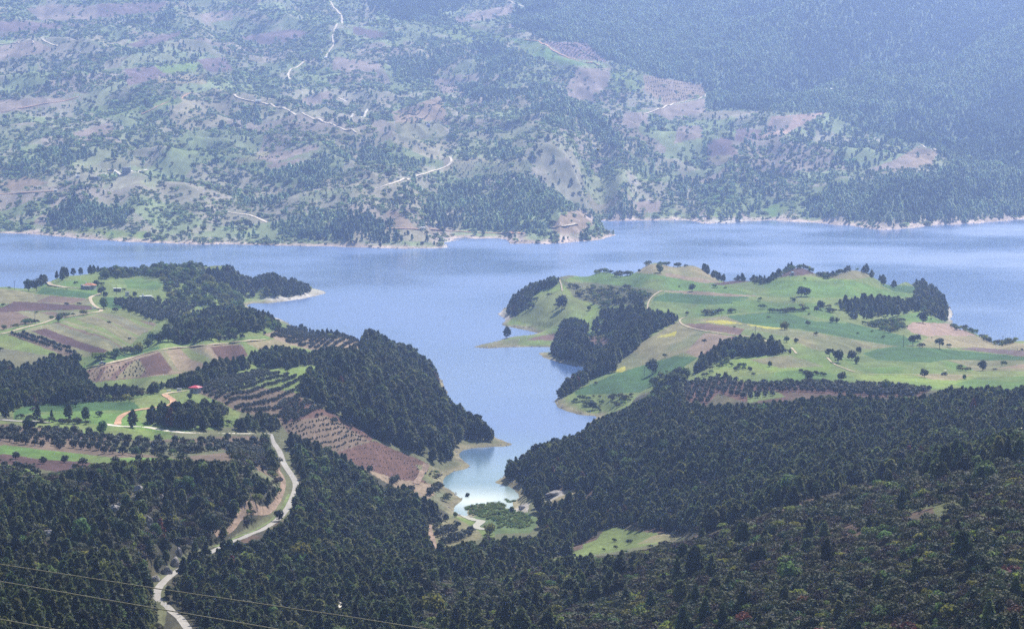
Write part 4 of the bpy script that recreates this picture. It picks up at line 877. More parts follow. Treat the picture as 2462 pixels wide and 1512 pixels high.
for q in (C1[:k1], C1[k2:]):
    uu, vv = proj(*q.T)
    for a, b, y in zip(uu, vv, q[:, 1]):
        rr = 2.0 * F / y; roadmask[int(max(0, b - rr * .4 - RV0)):int(b + rr * .7 - RV0), int(max(0, a - rr)):int(max(0, a + rr))] = True
ribbon('road_cut', [(684,1130),(700,1152),(700,1180),(684,1218),(660,1242),(620,1265),(570,1287),(540,1302)], 1.9, ROADM['cut'], off=-3.3, lift=.08, mark=1.0, jag=.35)
ribbon('verge', R1[7:13], 1.3, ROADM['verge'], off=-2.0, lift=.1, mark=.6, jag=.3)
ribbon('road', R2, 3.4, ROADM['white'], lift=.06, mark=1.1, jag=.12, C=C2)
ribbon('road', [(120,1016),(60,1014),(30,1012),(2,1009)], 4.0, ROADM['asphalt'], mark=1, jag=.1)
ribbon('path', [(283,1021),(283,1010),(292,1000),(312,990),(350,983),(392,978),(413,972),(420,967),(412,958),(400,953),(393,948),(412,944),(450,940)], 3.0, ROADM['ochre'], mark=1.2, jag=.25)
ribbon('path', [(393,949),(408,945),(430,942.5),(452,939.5)], 3.2, ROADM['cream'], lift=.32, mark=1.2, jag=.2)
ribbon('path', [(2,803),(30,797),(50,790),(80,783),(110,775),(135,765),(170,760),(210,754),(238,750),(247,747),(240,743),(228,738),(222,727),(212,717),(225,711),(243,706)], 2.6, ROADM['cream'], mark=1.1, jag=.2)
ribbon('path', [(203,886),(240,878),(280,870),(340,853),(380,843),(420,837),(500,830),(570,823),(640,816)], 2.0, ROADM['cream'], mark=1.1, jag=.3)
ribbon('path', [(95,681),(130,687),(165,692),(190,692)], 3, ROADM['cream'], jag=.3)
ribbon('path', [(1000,1163),(1022,1130),(1026,1118)], 3, ROADM['cut'], jag=.3, mark=1)
ribbon('path', [(1030,1262),(1036,1285),(1044,1308),(1056,1325)], 2.4, ROADM['cut'], jag=.3, mark=1)
for P in ([(1558,744),(1556,733),(1562,720),(1577,706),(1594,699)],[(1655,761),(1637,766),(1631,772),(1642,781),(1662,789),(1720,800),(1790,808),(1832,816)],[(1830,814),(1845,822),(1852,826)],[(1903,836),(1908,842),(1915,850)],[(1988,860),(2000,872),(2015,880),(2055,895)],[(1345,674),(1350,684),(1352,700)],[(2090,900),(2200,901),(2260,900),(2300,905)],[(2300,815),(2345,828),(2370,830)]):
    ribbon('path', P, 1.15, ROADM['cream'], mark=.6, jag=.3)
for P, c in (([(795,5),(808,25),(826,45),(818,58),(803,72),(799,98),(806,108),(790,122),(783,140)],'cream'),([(731,150),(722,158),(705,165),(690,178),(697,192)],'cream'),([(564,228),(569,236),(600,243),(640,250),(700,268),(745,281),(810,305),(858,320)],'cream'),([(845,283),(862,281),(880,272),(884,263)],'white'),
             ([(815,236),(830,243),(832,246)],'white'),([(1082,378),(1088,387),(1080,398),(1040,412),(1000,425),(950,440),(900,455)],'cream'),([(2,270),(60,259),(100,251),(150,244),(190,233)],'ochre'),([(340,275),(370,262),(400,247),(460,224)],'ochre'),
             ([(1553,273),(1590,262),(1620,250),(1660,243),(1692,236),(1697,228)],'cream'),([(545,511),(600,518),(625,527),(642,535)],'cream'),([(930,550),(970,551),(1010,553)],'ochre'),([(1035,553),(1090,556),(1150,560),(1210,561),(1262,562)],'ochre'),
             ([(1222,4),(1240,10),(1262,18)],'cream'),([(0,108),(40,103),(90,97),(140,112)],'cream'),([(1320,548),(1350,546),(1390,540)],'cream'),([(1260,96),(1300,102),(1340,128),(1400,150),(1440,157)],'ochre'),([(0,468),(60,464),(130,460)],'ochre'),([(260,408),(300,416),(355,408)],'white'),([(2205,346),(2225,352),(2250,362)],'cream')):
    ribbon('path', P, 3.4, ROADM['far_cream' if c == 'cream' else c], lift=.5, mark=.8, jag=.3, step=6)
# stream running into the lake, and the road seen at the right edge
st = flat('stream_water', (.30, .28, .20), .5, (.3,), .9, 1.1)
ribbon('stream', [(1106,1232),(1122,1243),(1140,1250),(1158,1252),(1150,1260),(1142,1266),(1160,1272),(1178,1272)], 4, st, lift=.15, mark=.9, jag=.35, step=3)
ribbon('road', [(2447,1033),(2455,1029),(2470,1026)], 3.6, ROADM['white'], mark=.8)
ribbon('road', [(813,1462),(826,1445),(850,1437)], 1.2, ROADM['white'], mark=.6, jag=.3)
ROCKPOS = [(334,1186,30,26,'pale jagged outcrop high among the dark trees'),(322,1206,22,20,'grey cliff face under the pale jagged outcrop'),(273,1232,28,22,'rounded grey boulder outcrop among the trees'),(388,1206,18,18,'narrow rock beside a bush on the hillside'),(356,1265,24,34,'grey crag in the middle of the hillside'),(285,1216,16,10,'flat light rock above the rounded boulder'),
        (420,1362,24,30,'broken rock bank beside the grey road'),(398,1380,26,20,'tumbled rocks at the inner bend of the grey road'),(428,1335,18,26,'steep rock face above the grey road'),(455,1308,16,14,'low rocks above the road cutting'),(372,1398,20,16,'grey rock knob above the lower bend of the road'),(128,1205,14,12,'light rock near the dark grove on the left'),(868,1290,14,18,'pale rock in the wooded slope below the road'),(108,1320,14,16,'reddish rock in the lower wood'),(120,1288,30,16,'bare stony ledge on the hillside'),(1340,1187,50,9,'long pale rock slab in the forest above the reeds'),(1258,1222,26,10,'pale eroded bank at the edge of the reeds')]
for u, v, wp, hp, _ in ROCKPOS: roadmask[int(v - hp * .8 - RV0):int(v + hp * .35 - RV0), int(max(0, u - wp * .55)):int(u + wp * .55)] = True
# ------------------------------------------------------------------ vegetation: planting
pines = np.vstack([sample(PINE, 446, 1250, 7.0, 3.0, 6.6, 26, 201), sample(PINE, 1250, 2750, 7.6, 3.6, 7.4, 30, 202)])
pines_far = sample(PINE, 3250, 7300, 22, 4.0, 8.5, 90, 203, slack=1.0, tpad=.02)
shrubs = np.vstack([sample(SHRUB, 446, 1300, 3.6, 1.1, 3.3, 18, 204), sample(SHRUB, 1300, 2750, 13, 1.8, 4.2, 24, 205)])
shrubs_far = sample(SHRUB, 3250, 7300, 40, 1.8, 4.6, 55, 206, slack=1.0, tpad=.02)
leafs = sample(LEAF, 446, 2750, 24, 4, 7.5, 24, 207)
leafs_far = sample(SHRUB, 3250, 7300, 420, 4, 7, 60, 208, slack=1.0, tpad=.02)
ORCH = [
 ([(453,935),(494,917),(560,903),(623,893),(729,906),(722,952),(700,985),(562,983),(504,955)], (520,960), (690,905), 3.3, 6.2, 1.7, 2.5),
 ([(562,983),(720,952),(765,990),(720,1008),(681,1020)], (590,990), (720,955), 3.4, 6, 1.8, 2.7),
 ([(670,962),(726,959),(796,993),(716,1012),(682,1018)], (680,1012), (760,965), 3.4, 5, 1.6, 2.4),
 ([(269,731),(300,727),(375,729),(477,738),(450,760),(426,776),(375,776),(307,750)], (300,735), (430,750), 5.5, 7, 3.5, 5),
 ([(345,848),(440,833),(540,815),(590,812),(560,822),(430,836),(350,853)], (350,850), (560,815), 5, 7, 2.8, 4),
 ([(0,1020),(102,1030),(238,1048),(341,1062),(450,1064),(613,1047),(647,1072),(560,1080),(440,1095),(273,1092),(102,1074),(0,1060)], (0,1040), (300,1085), 6.5, 9, 2.6, 4.0),
 ([(511,1066),(600,1060),(640,1075),(672,1110),(665,1142),(640,1138),(579,1108)], (520,1070), (650,1110), 4.2, 6, 2.2, 3.4),
 ([(0,1094),(100,1108),(273,1112),(430,1108),(430,1114),(273,1120),(100,1116),(0,1102)], (0,1098), (270,1116), 8, 14, 2.8, 3.6),
 ([(0,1118),(55,1122),(95,1140),(0,1146)], (0,1125), (90,1140), 5, 6, 2.2, 3.2),
 ([(859,1120),(954,1151),(1043,1164),(1057,1174),(1029,1198),(971,1176),(905,1148)], (930,1170), (960,1150), 4.2, 9, 2.4, 3.6),
 ([(1036,1262),(1085,1248),(1120,1252),(1140,1290),(1120,1310),(1060,1325),(1038,1290)], (1050,1290), (1110,1262), 6.5, 9, 3.2, 4.6),
 ([(1646,924),(1727,908),(1800,921),(1835,926),(1890,934),(1850,955),(1789,960),(1727,944),(1695,973),(1640,960)], (1650,950), (1760,915), 4.5, 6.5, 2.2, 3.4),
 ([(1798,925),(1937,922),(2093,928),(2235,938),(2201,958),(2015,948),(1860,940)], (1830,930), (2100,940), 4.5, 6.5, 2.4, 3.6),
 ([(630,803),(715,784),(833,797),(868,830),(833,850),(732,836),(680,822)], (650,815), (820,800), 4.5, 6.0, 1.8, 3.0),
 ([(19,803),(68,800),(191,850),(166,856)], (30,805), (175,852), 5.5, 7, 2.2, 3.2),
]
olives = np.vstack([keep_off(rows_of(*o)) for o in ORCH])
SAPL = [
 ([(675,1020),(716,1011),(794,997),(893,1057),(811,1088),(781,1090),(700,1050)], (690,1040), (800,1010), 2.3, 3.8, .8, 1.35),
 ([(806,1089),(900,1058),(960,1085),(1025,1113),(1005,1146),(1030,1163),(954,1163),(860,1121)], (830,1095), (990,1110), 3, 4.4, .4, .75),
 ([(204,890),(334,862),(360,903),(211,918)], (220,900), (330,870), 4, 6, .7, 1.5),
 ([(1085,392),(1272,386),(1276,412),(1105,424)], (1100,400), (1270,395), 7, 12, 1.6, 2.6),
 ([(562,386),(650,364),(655,384),(570,393)], (570,390), (650,370), 6, 11, 1.5, 2.6),
 ([(1548,182),(1690,205),(1694,227),(1600,253),(1552,215)], (1560,200), (1690,215), 7, 14, 1.8, 3),
 ([(384,185),(498,178),(494,200),(384,201)], (390,190), (490,185), 8, 14, 2.2, 3.6),
 ([(1302,100),(1408,105),(1455,148),(1372,138)], (1310,110), (1440,140), 7, 11, 2.2, 3.6),
 ([(1030,190),(1080,192),(1110,222),(1040,226),(940,180)], (950,190), (1080,210), 8, 14, 2, 3.2),
 ([(722,463),(858,446),(863,464),(722,485)], (730,475), (860,455), 7, 12, 1.4, 2.4),
 ([(960,275),(1058,235),(1078,298),(965,318)], (970,300), (1060,260), 7, 14, 2, 3.2),
 ([(640,110),(760,85),(800,130),(660,140)], (650,120), (780,110), 8, 15, 2, 3.4),
]
sapl = np.vstack([keep_off(rows_of(*o, .45, .9)) for o in SAPL])
def out_of(A, keys):
    k = look(CK, A[:, 4], A[:, 5]); return A[~np.isin(k, [KEYS.index(q) for q in keys])]
pines, pines_far, shrubs, shrubs_far, leafs, leafs_far = [keep_off(q) for q in (pines, pines_far, shrubs, shrubs_far, leafs, leafs_far)]
# the pines on the point above the cove are the tallest
big = look(PINE, pines[:, 4], pines[:, 5]); g_ = (pines[:, 4] > 715) & (pines[:, 4] < 1200) & (pines[:, 5] > 860) & (pines[:, 5] < 1120) & (big > .9)
pines[g_, 3] *= 1.22; g_ = (pines[:, 4] > 1320) & (pines[:, 5] < 960) & (pines[:, 5] > 730) & (pines[:, 4] < 1700); pines[g_, 3] *= 1.15
# single lines of trees and bushes along crests and field edges
def line(P, n, hmin, hmax, jit=6):
    P = smooth(P, 3); o = []
    for _ in range(n):
        u, v = P[rng.integers(len(P))]; u = u + rng.normal(0, jit); v = v + abs(rng.normal(0, jit * .25))
        for dv in (0, 3, 6, 9, 13, 18, 24):
            q = at(u, v + dv)
            if q and q[1] < 2800 and q[2] > 1.2: o.append((q[0], q[1], q[2], rng.uniform(hmin, hmax), u, v + dv, 0)); break
    return np.array(o).reshape(-1, 7)
HP = [line([(1338,957),(1360,948),(1385,930),(1410,912),(1440,900),(1472,892)], 60, 5.5, 8, 6), line([(1335,850),(1345,845),(1400,872),(1430,880)], 30, 6, 9, 6), line([(60,694),(150,668),(240,655)], 16, 5, 9, 8), line([(1773,674),(1830,660),(1905,646)], 30, 3.5, 6.5, 4), line([(1925,642),(1970,641),(2040,647)], 12, 3, 5, 5), line([(2075,655),(2093,662),(2150,668)], 10, 5, 8), line([(1690,642),(1712,661),(1740,675)], 18, 3.5, 6.5, 4), line([(700,790),(760,797),(830,800)], 18, 3.5, 6, 6)]
HS = [line([(1773,674),(1830,660),(1905,646),(2040,647)], 60, 2.5, 4.5, 5), line([(1860,751),(1900,749),(1938,747)], 22, 2.5, 4, 4), line([(1690,756),(1760,750)], 16, 2.5, 4, 5), line([(1440,655),(1470,641),(1500,638)], 14, 3, 5), line([(1500,637),(1571,636),(1650,641)], 12, 2.5, 4.5), line([(1975,735),(2000,750)], 6, 2.5, 4),
      line([(2290,775),(2340,797),(2390,812),(2440,822)], 40, 2, 4.5, 5), line([(1695,905),(1720,885),(1755,866)], 14, 2, 3.5, 5), line([(40,1003),(120,1013),(300,1022)], 26, 1.5, 3, 8), line([(230,866),(300,852),(340,846)], 18, 3, 5, 6), line([(0,795),(60,780),(130,765),(200,756)], 16, 2, 5, 6),
      line([(1925,895),(1950,898),(1995,903)], 8, 1.5, 2.5, 4), line([(1860,922),(1930,919),(2090,927),(2230,935)], 40, 1.8, 3, 6), line([(100,1030),(240,1050),(340,1062)], 30, 1.2, 2.4, 8), line([(1045,1150),(1085,1135),(1110,1122)], 14, 1.2, 2.4, 6), line([(2300,888),(2330,893)], 6, 2, 3, 4), line([(1205,1155),(1225,1170)], 6, 2, 4, 4)]
pines = np.vstack([pines] + HP); shrubs = np.vstack([shrubs] + HS)
pines = pines[(pines[:, 6] < pines[:, 3])]

# the biggest 300 of each kind as things of their own, the others as one mass
def split(A, n, extra=None):
    inf = (A[:, 4] > -10) & (A[:, 4] < 2472) & (A[:, 5] - A[:, 3] * F / A[:, 1] < 1505) & (A[:, 6] < A[:, 3] * .25)
    size = np.where(inf, A[:, 3] / A[:, 1], 0); k = np.argsort(-size)[:n]; m = np.zeros(len(A), bool); m[k] = True
    return A[m], A[~m]
REG = [(lambda u, v: u < 400 and v > 1330, 'beside the lower bend of the grey road'), (lambda u, v: u < 660 and v > 1080, 'on the rocky hillside above the grey road'), (lambda u, v: u < 1080 and v > 1040, 'on the wooded slope below the grey road'),
       (lambda u, v: u > 1600 and v > 1090, 'on the dark scrub ridge near the bottom edge'), (lambda u, v: v > 1290, 'in the valley bottom below the small grass field'), (lambda u, v: u > 1180 and v > 930, 'in the pine forest above the cove'), (lambda u, v: u < 1200, 'among the fields and orchards above the cove'), (lambda u, v: True, 'on the green peninsula')]
def region(u, v):
    for f, t in REG:
        if f(u, v): return t
def link(name, me, parent=None, loc=None):
    o = bpy.data.objects.new(name, me); COL.objects.link(o)
    if parent: o.parent = parent
    if loc is not None: o.location = loc
    return o
def place_tree(name, key, var, x, y, z, h, label, cat, group=None, rz=None, wid=1.0, sink=.0):
    e = link(name, None, None, (x, y, z - sink)); e.rotation_euler[2] = rng.uniform(0, 6.28) if rz is None else rz; e.scale = (h * wid, h * wid, h)
    link('crown', CROWN[key][var % len(CROWN[key])], e); link('trunk', TRUNK[key][var % len(TRUNK[key])], e)
    return tag(e, label, cat, group)
pi, pines = split(pines, 262)
for k, (x, y, z, h, u, v, _) in enumerate(pi):
    key = 'pinep' if rng.uniform() < .22 else 'pine'; t = region(u, v)
    place_tree('pine_tree', key, int(rng.integers(4)), x, y, z, h, ('paler ' if key == 'pinep' else 'dark ') + 'bushy young pine ' + t, 'pine tree', ('pale' if key == 'pinep' else 'dark') + ' young pines ' + t)
sh, shrubs = split(shrubs, 290)
for x, y, z, h, u, v, _ in sh:
    i = int(rng.choice(8, p=[.17, .15, .22, .20, .16, .05, .02, .03])); t = region(u, v); c = SHRUBMATS[i][0]
    e = link('shrub', PROTO['shrub'][i].data, None, (x, y, z)); e.rotation_euler[2] = rng.uniform(0, 6.28); q = h * rng.uniform(.9, 1.25); e.scale = (q, q, h)
    tag(e, c + ' rounded bush ' + t, 'bush', c + ' bushes ' + t)
oi_, olives = split(olives, 290)
OREG = [(lambda u, v: v > 1085 and u < 520, 'in the row below the bright green strip'), (lambda u, v: u < 520 and v > 1010, 'in the reddish orchard below the pine grove'), (lambda u, v: u < 690 and v > 1010, 'on the stony plot beside the grey road'), (lambda u, v: u > 1030 and v > 1240, 'in the small grove by the stream'), (lambda u, v: v > 1100, 'in the striped plot below the dark red field'), (lambda u, v: True, 'on the planted hill behind the red roofed hut')]
for x, y, z, h, u, v, _ in oi_:
    t = [s for f, s in OREG if f(u, v)][0]; e = link('olive_tree', PROTO['olive'][int(rng.integers(3))].data, None, (x, y, z)); e.rotation_euler[2] = rng.uniform(0, 6.28); q = h * rng.uniform(.95, 1.25); e.scale = (q, q, h)
    tag(e, 'grey green olive tree ' + t, 'olive tree', 'olive trees ' + t)
lf, leafs = split(leafs, 110)
for x, y, z, h, u, v, _ in lf:
    key = str(rng.choice(['leaf', 'leafy', 'leafd'], p=[.6, .2, .2])); c = {'leaf': 'fresh green', 'leafy': 'yellow green', 'leafd': 'deep green'}[key]; t = region(u, v)
    place_tree('broadleaf_tree', key, int(rng.integers(2)), x, y, z, h, c + ' round crowned tree ' + t, 'tree', c + ' broadleaf trees ' + t)

# masses
def mass(name, label, sets, cat):
    """one object: points of several kinds, each kind drawn with its own source mesh"""
    P, V, SC, RZ, srcs = [], [], [], [], []
    for A, keys, wlo, whi in sets:
        n = len(A); base = len(srcs); srcs += keys
        P.append(A[:, :3]); V.append(base + rng.integers(0, len(keys), n)); wd = rng.uniform(wlo, whi, n) * A[:, 3]; SC.append(np.stack([wd, wd, A[:, 3]], 1)); RZ.append(rng.uniform(0, 6.28, n))
    P = np.vstack(P); V = np.concatenate(V).astype(np.int32); SC = np.vstack(SC).astype(np.float32); RZ = np.concatenate(RZ)
    me = bpy.data.meshes.new(name); me.vertices.add(len(P)); me.vertices.foreach_set('co', P.astype(np.float32).ravel())
    me.attributes.new('kind_no', 'INT', 'POINT').data.foreach_set('value', V)
    me.attributes.new('size', 'FLOAT_VECTOR', 'POINT').data.foreach_set('vector', SC.ravel())
    me.attributes.new('turn', 'FLOAT_VECTOR', 'POINT').data.foreach_set('vector', np.stack([rng.normal(0, .06, len(P)), rng.normal(0, .06, len(P)), RZ], 1).astype(np.float32).ravel())
    o = link(name, me); tag(o, label, cat, None, 'stuff')
    ng = bpy.data.node_groups.new(name, 'GeometryNodeTree'); ng.interface.new_socket('Geometry', in_out='INPUT', socket_type='NodeSocketGeometry'); ng.interface.new_socket('Geometry', in_out='OUTPUT', socket_type='NodeSocketGeometry')
    n, L = ng.nodes, ng.links; gi = n.new('NodeGroupInput'); go = n.new('NodeGroupOutput'); jn = n.new('GeometryNodeJoinGeometry')
    def attr(nm, ty):
        a = n.new('GeometryNodeInputNamedAttribute'); a.data_type = ty; a.inputs['Name'].default_value = nm; return a
    ka, sa, ta = attr('kind_no', 'INT'), attr('size', 'FLOAT_VECTOR'), attr('turn', 'FLOAT_VECTOR')
    for i, s in enumerate(srcs):
        inf = n.new('GeometryNodeObjectInfo'); inf.inputs['Object'].default_value = s; inf.inputs['As Instance'].default_value = True
        ip = n.new('GeometryNodeInstanceOnPoints'); cmp_ = n.new('FunctionNodeCompare'); cmp_.data_type = 'INT'; cmp_.operation = 'EQUAL'
        L.new(ka.outputs['Attribute'], cmp_.inputs[2]); cmp_.inputs[3].default_value = i
        L.new(gi.outputs[0], ip.inputs['Points']); L.new(cmp_.outputs[0], ip.inputs['Selection']); L.new(inf.outputs['Geometry'], ip.inputs['Instance']); L.new(sa.outputs['Attribute'], ip.inputs['Scale']); L.new(ta.outputs['Attribute'], ip.inputs['Rotation'])
        L.new(ip.outputs[0], jn.inputs[0])
    L.new(jn.outputs[0], go.inputs[0]); md = o.modifiers.new('planting', 'NODES'); md.node_group = ng
    return o
def near_far(A, y): return A[A[:, 1] < y], A[A[:, 1] >= y]
# relief shading put into needle colour: lit copies on spurs, shaded ones in hollows
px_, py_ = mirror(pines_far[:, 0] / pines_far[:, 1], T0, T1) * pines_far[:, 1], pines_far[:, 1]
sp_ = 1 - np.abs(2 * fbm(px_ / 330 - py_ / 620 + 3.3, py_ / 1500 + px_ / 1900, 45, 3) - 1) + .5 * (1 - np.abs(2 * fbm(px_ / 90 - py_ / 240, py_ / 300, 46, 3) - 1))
lit_ = rng.uniform(size=len(sp_)) < np.clip((sp_ - np.percentile(sp_, 34)) / (np.percentile(sp_, 62) - np.percentile(sp_, 34)), .04, .95)
rust_ = rng.uniform(size=len(pines)) < .006; rusty, pines = pines[rust_], pines[~rust_]
proto('dead_pine', make_mesh('dead_pine', crown_pine(8, 150, .10), [M_DEAD, M_BARK], trunk_parts('pine', np.random.default_rng(4), .93, .02)))
pn, pm_ = near_far(pines, 1700)
mass('pine_forest', 'dark pine woods covering the slopes around the lake', [(rusty, PROTO['dead_pine'], .9, 1.2), (pn, PROTO['pine'] + PROTO['pinep'], 1.0, 1.5), (pm_, PROTO['pine'] + PROTO['pinep'], 1.0, 1.5), (pines_far[~lit_], PROTO['pinefar'], .9, 1.35), (pines_far[lit_], PROTO['pinefarpale'], .9, 1.35)], 'forest')
k_ = rng.uniform(size=len(shrubs)) < .012
mass('scrub_bushes', 'low bushes scattered over slopes and far hillside', [(shrubs[shrubs[:, 1] > 1650], PROTO['shrub'][2:4] + PROTO['shrub'][7:] + PROTO['shrub'][7:] + PROTO['shrub'][5:6], .9, 1.4), (shrubs[shrubs[:, 1] <= 1650], PROTO['shrub'][:5] + PROTO['shrub'][2:6] + PROTO['shrub'][7:] + PROTO['shrub'][2:5] , .9, 1.4), (shrubs_far, PROTO['shrubfar'], 1.1, 2.1)], 'scrub')
mass('broadleaf_woods', 'mixed broadleaf trees in hollows and on the far hillside', [(leafs, PROTO['leaf'] + PROTO['leafy'] + PROTO['leaf'] + PROTO['leafd'][:1], .9, 1.2), (leafs_far, PROTO['leaffar'], .9, 1.3)], 'woods')
on, of_ = near_far(olives, 1900)
mass('olive_groves', 'grey green olive rows on the planted plots', [(on, PROTO['olive'], .95, 1.25), (of_, PROTO['olivefar'], .95, 1.25)], 'olive grove')
mass('saplings', 'tiny saplings planted in rows on bare plots', [(sapl, PROTO['sapling'], .9, 1.3)], 'saplings')
# ------------------------------------------------------------------ trees that stand alone (foot in the picture, height in the picture)
LONE = [
 (1219,813,27,'pine',2,'lone round topped pine on the grassy spit in the lake'),(1586,656,22,'leaf',0,'grey green tree on the tan crest of the peninsula'),(1664,700,18,'leafd',1,'spreading tree on the pale strip across the green field'),
 (1351,742,32,'leafd',0,'dense dark tree on the grass slope above the inlet'),(1416,746,12,'leaf',1,'small tree alone low on the grass slope above the inlet'),(1568,898,35,'leafd',0,'big dark tree casting shade on the deep green field by the water'),
 (1425,985,22,'leafd',1,'round tree on the grassy shore behind the forest edge'),(1851,881,13,'leaf',0,'tiny round tree on the yellow green knoll'),(1803,893,13,'leafd',1,'small upright bush tree on the yellow green knoll'),(1745,909,15,'leaf',0,'small tree at the upper edge of the dark red orchard'),
 (1927,712,24,'leafd',1,'dark tree, left half of the pair in the wide green field'),(1940,713,22,'leafd',0,'dark tree, right half of the pair in the wide green field'),(1909,726,11,'leaf',1,'small spreading tree under the pair in the wide green field'),(1886,793,24,'leafy',0,'wide pale tree where the yellow flowers meet the dry field'),
 (2000,777,16,'leaf',0,'low tree inside the dark green field, beside its twin'),(2012,777,15,'leaf',1,'low twin tree inside the dark green field'),(1973,744,22,'leafd',0,'dark tree at the top of the gully on the peninsula'),(1963,749,14,'leafd',1,'bushy tree beside the dark tree at the gully top'),
 (2219,777,29,'leafd',0,'round tree on the edge of the pink bare field'),(2195,831,26,'umbrella',0,'flat topped dark tree next to the utility pole in the dark green field'),(2207,820,17,'leafd',1,'smaller dark tree behind the flat topped tree'),(2259,838,25,'umbrella',0,'leaning windswept tree at the top edge of the dark green field'),
 (2015,872,32,'leafd',0,'tall dark tree beside the dirt track dip'),(1994,859,22,'umbrella',0,'flat crowned dark tree above the dirt track dip'),(2048,866,24,'leafd',1,'round tree in the green hollow, first of the row'),(2060,874,18,'leaf',0,'bushy tree at the lower end of the row in the green hollow'),(2065,850,17,'leafd',0,'tree at the upper end of the row in the green hollow'),
 (2362,891,25,'leafd',0,'round dark tree on the dry strip by the right edge'),(2222,907,21,'leafd',1,'round tree with a thin trunk and a clear shadow on the pale meadow'),(2319,912,12,'leaf',0,'thin small tree beside the bright field at the bottom of the peninsula'),(1946,917,26,'leafd',0,'round dark tree above the orchard on the peninsula'),
 (2024,916,23,'leafd',1,'wide dark tree above the orchard on the peninsula'),(2132,940,27,'leaf',0,'slim upright tree at the forest edge below the pale meadow'),(1891,823,16,'leaf',1,'small tree on the dry field behind the pine strip'),(1914,825,13,'leafd',0,'round tree near the end of the pine strip'),
 (69,700,29,'leafd',0,'left tree of the big clump beside the wheat field by the lake'),(88,699,30,'leafd',1,'right tree of the big clump beside the wheat field by the lake'),(244,709,22,'leafd',1,'spreading tree in front of the farmhouse'),(231,690,17,'leafd',0,'tree at the gable of the farmhouse'),(333,848,29,'leafy',0,'tall round tree at the edge of the broad tilled field'),
 (453,823,24,'leafy',0,'pale round tree among the woods below the headland'),(692,895,26,'leafd',0,'round tree with a bare trunk on the bright grass crest'),(141,774,20,'leaf',1,'tree beside the pale farm track'),(70,1045,38,'umbrella',0,'broad dark umbrella shaped tree above the orchard'),(245,1044,32,'leaf',0,'slender tree on the grass strip below the white track'),
 (90,1007,35,'pine',0,'conical pine on the green field edge, nearest the left side'),(124,1006,20,'pine',3,'small pine between two larger pines on the green field edge'),(165,1007,38,'pine',1,'tall pine in the middle of the green field edge'),(206,1012,33,'pine',2,'bushy double pine at the end of the green field edge'),
 (15,1006,35,'pine',0,'dark pine at the left border of the green field'),(319,1028,42,'pine',1,'single pine beside the ochre dirt path'),(250,742,26,'leaf',0,'tree at the corner of the pale farm track'),(327,1098,27,'leaf',1,'round green tree inside the reddish orchard'),(456,960,15,'leafd',0,'little tree on the grass below the red roofed hut'),
 (278,863,25,'leaf',0,'green tree above the parked pickup'),(184,874,28,'leafd',1,'dark tree at the end of the hedge by the green strip'),(671,1252,28,'leafd',0,'round dark tree standing at the edge of the grey road'),(1177,1285,32,'leafy',0,'yellow green tree by the stream'),
 (1095,1242,14,'leafy',0,'pale low tree at the mouth of the stream'),(1128,1356,46,'pine',0,'tall dark pine in the valley below the little olive grove'),(1404,1376,28,'leafd',1,'dark bush tree on the scrubby clearing'),(1456,1271,25,'leafy',0,'fresh yellow green tree at the tip of the small grass field'),(1230,1233,16,'leaf',0,'rounded tree at the edge of the reeds'),
 (1199,1240,13,'leaf',1,'small round tree in the middle of the reeds'),(1124,1193,12,'leafd',1,'bush tree standing in the shallow water of the cove'),(840,1203,24,'dead',0,'rusty red dead pine in the wooded slope'),(1964,1212,26,'dead',0,'rusty red dead pine on the dark scrub ridge'),(2436,800,1,'',0,''),
]
CROWN['dead'] = [make_mesh('dead_crown', crown_pine(1, 150, .10), [M_DEAD])]; TRUNK['dead'] = TRUNK['pine'][:1]
for u, v, hp, key, var, lab in LONE:
    if not key: continue
    q = at(u, v)
    if not q: continue
    h = hp * q[1] / F * 1.04
    cat = 'pine tree' if key in ('pine', 'dead') else 'tree'
    z0 = q[2]
    place_tree('pine_tree' if cat == 'pine tree' else 'broadleaf_tree', key, var, q[0], q[1], z0, h, lab, cat, wid=1.0 if key != 'pine' else 1.1, sink=.1 if z0 > .3 else .6)

# ------------------------------------------------------------------ built things
class MB:
    def __init__(s): s.bm = bmesh.new()
    def box(s, c, d, rz=0, taper=1.0, ry=0):
        r = bmesh.ops.create_cube(s.bm, size=1); v = r['verts']
        for q in v:
            if q.co.z > 0: q.co.x *= taper; q.co.y *= taper
        bmesh.ops.transform(s.bm, matrix=Matrix.Translation(c) @ Matrix.Rotation(rz, 4, 'Z') @ Matrix.Rotation(ry, 4, 'Y') @ Matrix.Diagonal((*d, 1)), verts=v); return s
    def hull(s, P):
        v = [s.bm.verts.new(p) for p in P]; bmesh.ops.convex_hull(s.bm, input=v); return s
    def cyl(s, c, r, h, axis='Z', seg=14, r2=None):
        q = bmesh.ops.create_cone(s.bm, cap_ends=True, segments=seg, radius1=r, radius2=r if r2 is None else r2, depth=h)
        R = {'Z': Matrix.Identity(4), 'X': Matrix.Rotation(math.pi/2, 4, 'Y'), 'Y': Matrix.Rotation(math.pi/2, 4, 'X')}[axis]
        bmesh.ops.transform(s.bm, matrix=Matrix.Translation(c) @ R, verts=q['verts']); return s
    def sph(s, c, d, seg=12):
        q = bmesh.ops.create_uvsphere(s.bm, u_segments=seg, v_segments=seg // 2 + 2, radius=.5); bmesh.ops.transform(s.bm, matrix=Matrix.Translation(c) @ Matrix.Diagonal((*d, 1)), verts=q['verts']); return s
    def build(s, name, mat, parent=None, bev=0):
        if bev: bmesh.ops.bevel(s.bm, geom=list(s.bm.edges), offset=bev, segments=1, affect='EDGES')
        bmesh.ops.recalc_face_normals(s.bm, faces=s.bm.faces)
        me = bpy.data.meshes.new(name); s.bm.to_mesh(me); s.bm.free(); me.materials.append(mat); return link(name, me, parent)
